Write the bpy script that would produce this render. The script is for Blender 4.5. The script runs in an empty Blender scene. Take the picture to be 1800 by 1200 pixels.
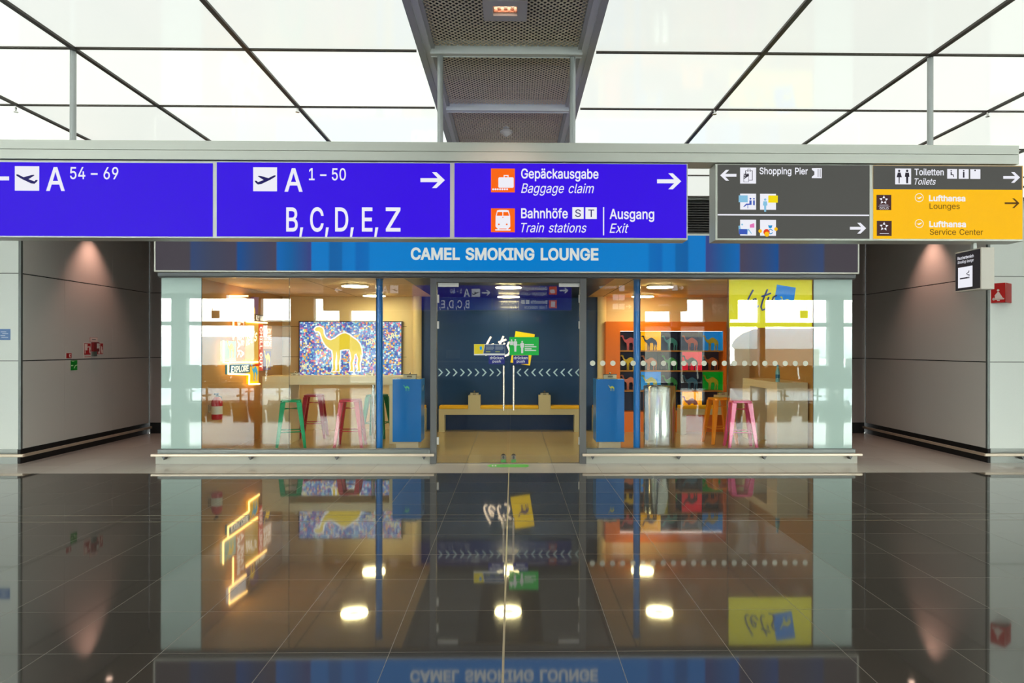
import bpy, bmesh, math, random
from mathutils import Vector, Matrix
C = bpy.context.scene.collection
S = bpy.context.scene
PI = math.pi
random.seed(7)

# ------------------------------------------------------------------ camera
FPX, PU, PV, YAW, ROLL, CX, CZ = 1271.2, 920.56, 610.78, .0155, .0015, .045, 1.607
cam_data = bpy.data.cameras.new('camera')
cam = bpy.data.objects.new('camera', cam_data); C.objects.link(cam)
ROT = Matrix.Rotation(-YAW, 4, 'Z') @ Matrix.Rotation(PI/2, 4, 'X') @ Matrix.Rotation(ROLL, 4, 'Z')
cam.matrix_world = Matrix.Translation((CX, 0, CZ)) @ ROT
cam_data.sensor_width = 36.0
cam_data.lens = FPX/1800*36.0
cam_data.shift_x = (900-PU)/1800
cam_data.shift_y = (PV-600)/1800
cam_data.clip_start = .05; cam_data.clip_end = 400
S.camera = cam

# ------------------------------------------------------------------ world, exposure
S.view_settings.view_transform = 'Standard'
S.view_settings.look = 'None'
S.view_settings.exposure = 0.0
S.view_settings.gamma = 1.0
S.view_settings.use_curve_mapping = False
world = bpy.data.worlds.new('world'); S.world = world; world.use_nodes = True
wn = world.node_tree.nodes; wl = world.node_tree.links
bg = wn['Background']
SKY = 26.0
geo = wn.new('ShaderNodeTexCoord'); sp = wn.new('ShaderNodeSeparateXYZ'); rp = wn.new('ShaderNodeValToRGB')
wl.new(geo.outputs['Generated'], sp.inputs[0]); wl.new(sp.outputs['Z'], rp.inputs[0])
rp.color_ramp.elements[0].position = 0.0; rp.color_ramp.elements[0].color = (.93, .97, .93, 1)
rp.color_ramp.elements[1].position = .6; rp.color_ramp.elements[1].color = (.72, .84, .95, 1)
wl.new(rp.outputs[0], bg.inputs[0]); bg.inputs[1].default_value = SKY
cy = S.cycles
cy.use_denoising = True
cy.max_bounces = 10; cy.diffuse_bounces = 6; cy.glossy_bounces = 5; cy.transmission_bounces = 6; cy.transparent_max_bounces = 16
cy.caustics_reflective = True; cy.blur_glossy = .6; cy.caustics_refractive = False
cy.sample_clamp_indirect = 8.0

CEIL_L = .92          # radiance of the luminous ceiling
SPOT_W = 78.0        # alcove spotlights

# ------------------------------------------------------------------ photo ray helpers (the camera's own rays met with real planes)
def ray(u, v):
    return (ROT.to_3x3() @ Vector(((u-PU)/FPX, -(v-PV)/FPX, -1.0)))
def at(u, v, Y):
    d = ray(u, v); t = Y/d.y
    return Vector((CX+d.x*t, Y, CZ+d.z*t))
def atX(u, v, X):
    d = ray(u, v); t = (X-CX)/d.x
    return Vector((X, d.y*t, CZ+d.z*t))
def atZ(u, v, Z):
    d = ray(u, v); t = (Z-CZ)/d.z
    return Vector((CX+d.x*t, d.y*t, Z))

# ------------------------------------------------------------------ materials
def lin(c):
    def f(x):
        x /= 255.0
        return x/12.92 if x <= .04045 else ((x+.055)/1.055)**2.4
    return tuple(f(x) for x in c)+(1.0,)
MATS = {}
def mat(name, rgb, rough=.5, metal=0.0, emit=0.0, ecol=None, spec=.5, coat=0.0, ior=None, noise=0.0, nscale=40, bump=0.0, light=True):
    if name in MATS: return MATS[name]
    m = bpy.data.materials.new(name); m.use_nodes = True
    nt = m.node_tree; b = nt.nodes['Principled BSDF']
    col = lin(rgb)
    b.inputs['Base Color'].default_value = col
    b.inputs['Roughness'].default_value = rough
    b.inputs['Metallic'].default_value = metal
    b.inputs['Specular IOR Level'].default_value = spec
    b.inputs['Coat Weight'].default_value = coat
    b.inputs['Coat Roughness'].default_value = .03
    if ior: b.inputs['IOR'].default_value = ior
    if emit:
        b.inputs['Emission Color'].default_value = lin(ecol or rgb)
        b.inputs['Emission Strength'].default_value = emit
    if noise or bump:
        tc = nt.nodes.new('ShaderNodeTexCoord'); n = nt.nodes.new('ShaderNodeTexNoise')
        n.inputs['Scale'].default_value = nscale; n.inputs['Detail'].default_value = 4
        nt.links.new(tc.outputs['Object'], n.inputs['Vector'])
        if noise:
            mx = nt.nodes.new('ShaderNodeMix'); mx.data_type = 'RGBA'
            mx.inputs[6].default_value = tuple(c*(1-noise) for c in col[:3])+(1,)
            mx.inputs[7].default_value = tuple(min(1, c*(1+noise)) for c in col[:3])+(1,)
            nt.links.new(n.outputs['Fac'], mx.inputs[0]); nt.links.new(mx.outputs[2], b.inputs['Base Color'])
        if bump:
            bp = nt.nodes.new('ShaderNodeBump'); bp.inputs['Strength'].default_value = bump; bp.inputs['Distance'].default_value = .01
            nt.links.new(n.outputs['Fac'], bp.inputs['Height']); nt.links.new(bp.outputs[0], b.inputs['Normal'])
    if not light:
        m.cycles.emission_sampling = 'NONE'
    MATS[name] = m
    return m
def glow(name, rgb, strength=1.0, light=False, rough=.5):
    """backlit film: the printed colour is what shines through"""
    m = mat(name, (8, 8, 8), rough, emit=strength, ecol=rgb, light=light, spec=.12)
    return m
def glass_mat(name, tint, r0=.045):
    if name in MATS: return MATS[name]
    m = bpy.data.materials.new(name); m.use_nodes = True
    nt = m.node_tree; nt.nodes.clear()
    out = nt.nodes.new('ShaderNodeOutputMaterial'); mix = nt.nodes.new('ShaderNodeMixShader')
    tr = nt.nodes.new('ShaderNodeBsdfTransparent'); gl = nt.nodes.new('ShaderNodeBsdfGlossy')
    tr.inputs[0].default_value = tint; gl.inputs[0].default_value = (1, 1, 1, 1); gl.inputs['Roughness'].default_value = 0.0
    lw = nt.nodes.new('ShaderNodeLayerWeight'); lw.inputs['Blend'].default_value = .5
    pw = nt.nodes.new('ShaderNodeMath'); pw.operation = 'POWER'; pw.inputs[1].default_value = 5
    ma = nt.nodes.new('ShaderNodeMath'); ma.operation = 'MULTIPLY_ADD'; ma.inputs[1].default_value = 1-r0; ma.inputs[2].default_value = r0
    L = nt.links.new
    L(lw.outputs['Facing'], pw.inputs[0]); L(pw.outputs[0], ma.inputs[0]); L(ma.outputs[0], mix.inputs[0])
    L(tr.outputs[0], mix.inputs[1]); L(gl.outputs[0], mix.inputs[2]); L(mix.outputs[0], out.inputs[0])
    MATS[name] = m
    return m
def tile_mat(name, rgb, sx, sy, ox, oy, grout, gw, rough, ior=1.5, vary=.15, speck=.3, spscale=220):
    """stone slabs: grid joints, tone per slab, fine speckle"""
    m = bpy.data.materials.new(name); m.use_nodes = True
    nt = m.node_tree; b = nt.nodes['Principled BSDF']; N = nt.nodes.new; L = nt.links.new
    g = N('ShaderNodeNewGeometry'); s = N('ShaderNodeSeparateXYZ'); L(g.outputs['Position'], s.inputs[0])
    def M(op, a, b_=None, c_=None):
        n = N('ShaderNodeMath'); n.operation = op
        for i, x in enumerate((a, b_, c_)):
            if x is None: continue
            if isinstance(x, (int, float)): n.inputs[i].default_value = x
            else: L(x, n.inputs[i])
        return n.outputs[0]
    us = M('DIVIDE', M('SUBTRACT', s.outputs[0], ox), sx); vs = M('DIVIDE', M('SUBTRACT', s.outputs[1], oy), sy)
    fu, fv = M('FLOOR', us), M('FLOOR', vs)
    du = M('MULTIPLY', M('SUBTRACT', .5, M('ABSOLUTE', M('SUBTRACT', M('FRACT', us), .5))), sx)
    dv = M('MULTIPLY', M('SUBTRACT', .5, M('ABSOLUTE', M('SUBTRACT', M('FRACT', vs), .5))), sy)
    joint = M('LESS_THAN', M('MINIMUM', du, dv), gw)
    cv = N('ShaderNodeCombineXYZ'); L(fu, cv.inputs[0]); L(fv, cv.inputs[1])
    wnz = N('ShaderNodeTexWhiteNoise'); wnz.noise_dimensions = '3D'; L(cv.outputs[0], wnz.inputs['Vector'])
    tone = M('MULTIPLY_ADD', wnz.outputs['Value'], 2*vary, 1-vary)
    nz = N('ShaderNodeTexNoise'); nz.inputs['Scale'].default_value = spscale; nz.inputs['Detail'].default_value = 3
    L(g.outputs['Position'], nz.inputs['Vector'])
    sn = M('MULTIPLY_ADD', M('SUBTRACT', nz.outputs['Fac'], .5), 4*speck, 1)
    tot = M('MULTIPLY', tone, sn)
    vm = N('ShaderNodeVectorMath'); vm.operation = 'SCALE'; vm.inputs[0].default_value = lin(rgb)[:3]; L(tot, vm.inputs['Scale'])
    mx = N('ShaderNodeMix'); mx.data_type = 'RGBA'; L(joint, mx.inputs[0]); L(vm.outputs[0], mx.inputs[6]); mx.inputs[7].default_value = lin(grout)
    L(mx.outputs[2], b.inputs['Base Color'])
    rr = M('MULTIPLY_ADD', joint, .4, rough); L(rr, b.inputs['Roughness'])
    b.inputs['IOR'].default_value = ior
    MATS[name] = m
    return m
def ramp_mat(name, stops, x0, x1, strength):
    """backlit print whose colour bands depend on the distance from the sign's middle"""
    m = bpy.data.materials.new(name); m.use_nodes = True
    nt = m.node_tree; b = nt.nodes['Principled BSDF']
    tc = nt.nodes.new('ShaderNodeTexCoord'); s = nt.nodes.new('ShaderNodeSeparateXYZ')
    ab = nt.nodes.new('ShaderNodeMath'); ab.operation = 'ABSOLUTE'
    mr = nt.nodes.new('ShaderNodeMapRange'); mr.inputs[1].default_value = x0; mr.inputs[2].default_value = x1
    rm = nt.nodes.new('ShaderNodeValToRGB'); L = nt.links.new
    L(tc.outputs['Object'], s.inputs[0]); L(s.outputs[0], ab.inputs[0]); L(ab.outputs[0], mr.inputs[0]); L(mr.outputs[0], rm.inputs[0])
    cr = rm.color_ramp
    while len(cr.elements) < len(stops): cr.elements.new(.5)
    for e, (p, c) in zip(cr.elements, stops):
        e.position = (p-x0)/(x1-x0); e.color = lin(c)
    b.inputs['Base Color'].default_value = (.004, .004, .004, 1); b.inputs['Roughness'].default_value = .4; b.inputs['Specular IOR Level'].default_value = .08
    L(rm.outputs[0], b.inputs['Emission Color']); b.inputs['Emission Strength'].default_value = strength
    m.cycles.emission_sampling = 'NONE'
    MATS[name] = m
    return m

# ------------------------------------------------------------------ mesh building
class MB:
    def __init__(s): s.v = []; s.f = []; s.m = []
    def quad(s, a, b, c, d, mi=0):
        n = len(s.v); s.v += [tuple(a), tuple(b), tuple(c), tuple(d)]; s.f.append((n, n+1, n+2, n+3)); s.m.append(mi); return s
    def poly(s, pts, mi=0):
        n = len(s.v); s.v += [tuple(p) for p in pts]; s.f.append(tuple(range(n, n+len(pts)))); s.m.append(mi); return s
    def box(s, x0, x1, y0, y1, z0, z1, mi=0):
        n = len(s.v)
        s.v += [(x, y, z) for z in (z0, z1) for y in (y0, y1) for x in (x0, x1)]
        for f in ((0, 2, 3, 1), (4, 5, 7, 6), (0, 1, 5, 4), (2, 6, 7, 3), (0, 4, 6, 2), (1, 3, 7, 5)):
            s.f.append(tuple(n+i for i in f)); s.m.append(mi)
        return s
    def frustum(s, c0, h0, c1, h1, mi=0):
        """four sided taper: centre and half sizes (x, y) at the two ends"""
        n = len(s.v)
        for c, h in ((c0, h0), (c1, h1)):
            s.v += [(c[0]-h[0], c[1]-h[1], c[2]), (c[0]+h[0], c[1]-h[1], c[2]), (c[0]+h[0], c[1]+h[1], c[2]), (c[0]-h[0], c[1]+h[1], c[2])]
        for f in ((0, 3, 2, 1), (4, 5, 6, 7), (0, 1, 5, 4), (1, 2, 6, 5), (2, 3, 7, 6), (3, 0, 4, 7)):
            s.f.append(tuple(n+i for i in f)); s.m.append(mi)
        return s
    def tube(s, pts, r, n=10, closed=False, mi=0):
        pts = [Vector(p) for p in pts]; k = len(pts); base = len(s.v); up = None
        for i, p in enumerate(pts):
            a = pts[i-1] if (i > 0 or closed) else p
            b = pts[(i+1) % k] if (i < k-1 or closed) else p
            t = (b-a).normalized()
            if up is None:
                up = Vector((0, 0, 1)) if abs(t.z) < .9 else Vector((1, 0, 0))
            side = t.cross(up).normalized(); up = side.cross(t).normalized()
            rr = r[i] if isinstance(r, (list, tuple)) else r
            for j in range(n):
                w = 2*PI*j/n
                s.v.append(tuple(p+side*math.cos(w)*rr+up*math.sin(w)*rr))
        for i in range(k if closed else k-1):
            for j in range(n):
                a = base+i*n+j; b = base+i*n+(j+1) % n; c = base+((i+1) % k)*n+(j+1) % n; d = base+((i+1) % k)*n+j
                s.f.append((a, b, c, d)); s.m.append(mi)
        if not closed:
            s.f.append(tuple(base+j for j in reversed(range(n)))); s.m.append(mi)
            s.f.append(tuple(base+(k-1)*n+j for j in range(n))); s.m.append(mi)
        return s
    def cyl(s, c, r, z0, z1, n=24, r1=None, mi=0):
        return s.lathe(c, [(r, z0), (r if r1 is None else r1, z1)], n, mi)
    def lathe(s, c, prof, n=24, mi=0):
        base = len(s.v)
        for r, z in prof:
            for j in range(n):
                w = 2*PI*j/n; s.v.append((c[0]+r*math.cos(w), c[1]+r*math.sin(w), z))
        for i in range(len(prof)-1):
            for j in range(n):
                s.f.append((base+i*n+j, base+i*n+(j+1) % n, base+(i+1)*n+(j+1) % n, base+(i+1)*n+j)); s.m.append(mi)
        s.f.append(tuple(base+j for j in reversed(range(n)))); s.m.append(mi)
        s.f.append(tuple(base+(len(prof)-1)*n+j for j in range(n))); s.m.append(mi)
        return s
    def prism(s, pts, d, mi=0):
        """outline (3-D points in one plane) pushed along vector d"""
        d = Vector(d); n = len(pts); b = len(s.v)
        s.v += [tuple(Vector(p)) for p in pts]+[tuple(Vector(p)+d) for p in pts]
        s.f.append(tuple(range(b, b+n))); s.m.append(mi)
        s.f.append(tuple(reversed(range(b+n, b+2*n)))); s.m.append(mi)
        for i in range(n):
            j = (i+1) % n
            s.f.append((b+i, b+n+i, b+n+j, b+j)); s.m.append(mi)
        return s
def obj(name, mb, ms, parent=None, loc=None, smooth=False, bevel=0.0):
    """links one mesh object; mb is in world coordinates, the parent chain's place is taken off"""
    off = Vector((0, 0, 0)); p = parent
    while p is not None: off += p.location; p = p.parent
    if loc is not None: off = off+Vector(loc)-off
    me = bpy.data.meshes.new(name)
    me.from_pydata([tuple(Vector(v)-off) for v in mb.v], [], mb.f)
    ms = ms if isinstance(ms, (list, tuple)) else [ms]
    for m in ms: me.materials.append(m)
    me.polygons.foreach_set('material_index', mb.m)
    bm = bmesh.new(); bm.from_mesh(me)
    if not getattr(mb, 'flat', False): bmesh.ops.recalc_face_normals(bm, faces=bm.faces)
    bm.to_mesh(me); bm.free()
    if smooth: me.shade_smooth() if hasattr(me, 'shade_smooth') else None
    o = bpy.data.objects.new(name, me); C.objects.link(o)
    o.parent = parent
    if loc is not None: o.location = loc
    if smooth:
        try: me.set_sharp_from_angle(angle=math.radians(40))
        except Exception: pass
    if bevel:
        b = o.modifiers.new('bevel', 'BEVEL'); b.width = bevel; b.segments = 2; b.limit_method = 'ANGLE'
    return o
def pieces(name, mb, ms, parent, gap=.018):
    """flat sign graphics: each word, line or pictogram that stands apart becomes a part of its own"""
    n = len(mb.v); up = list(range(n))
    def find(a):
        while up[a] != a: up[a] = up[up[a]]; a = up[a]
        return a
    for f in mb.f:
        for i in f[1:]: up[find(i)] = find(f[0])
    isl = {}
    for i in range(n): isl.setdefault(find(i), []).append(i)
    keys = list(isl); bb = {}
    for k in keys:
        P = [mb.v[i] for i in isl[k]]; bb[k] = [min(p[j] for p in P) for j in range(3)]+[max(p[j] for p in P) for j in range(3)]
    grp = {k: k for k in keys}
    def gf(a):
        while grp[a] != a: a = grp[a]
        return a
    for a in range(len(keys)):
        for b in range(a):
            A, B = bb[keys[a]], bb[keys[b]]
            size = max(max(A[j+3]-A[j], B[j+3]-B[j]) for j in range(3))
            if sum(max(0, A[j]-B[j+3], B[j]-A[j+3])**2 for j in range(3))**.5 < max(gap, .40*size): grp[gf(keys[a])] = gf(keys[b])
    out = {}
    for f, m in zip(mb.f, mb.m): out.setdefault(gf(find(f[0])), []).append((f, m))
    res = []
    for fs in out.values():
        w = MB(); w.flat = True; ix = {}
        for f, m in fs:
            for i in f:
                if i not in ix: ix[i] = len(w.v); w.v.append(mb.v[i])
            w.f.append(tuple(ix[i] for i in f)); w.m.append(m)
        res.append(obj(name, w, ms, parent))
    return res
def tag(o, label, cat, group=None):
    o['label'] = label; o['category'] = cat
    if group: o['group'] = group
    return o
def thing(name, label, cat, loc, group=None):
    o = bpy.data.objects.new(name, None); C.objects.link(o); o.location = loc; o.empty_display_size = .1
    return tag(o, label, cat, group)
def struct(name, mb, ms, parent=None, **k):
    o = obj(name, mb, ms, parent, **k); o['kind'] = 'structure'; return o
def dup(root, loc, rotz=None, label=None, group=None):
    def cp(o, par):
        c = o.copy(); C.objects.link(c); c.parent = par
        for ch in o.children: cp(ch, c)
        return c
    r = cp(root, None); r.location = loc
    if rotz is not None: r.rotation_euler = (0, 0, rotz)
    if label: r['label'] = label
    if group: r['group'] = group
    return r

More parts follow.
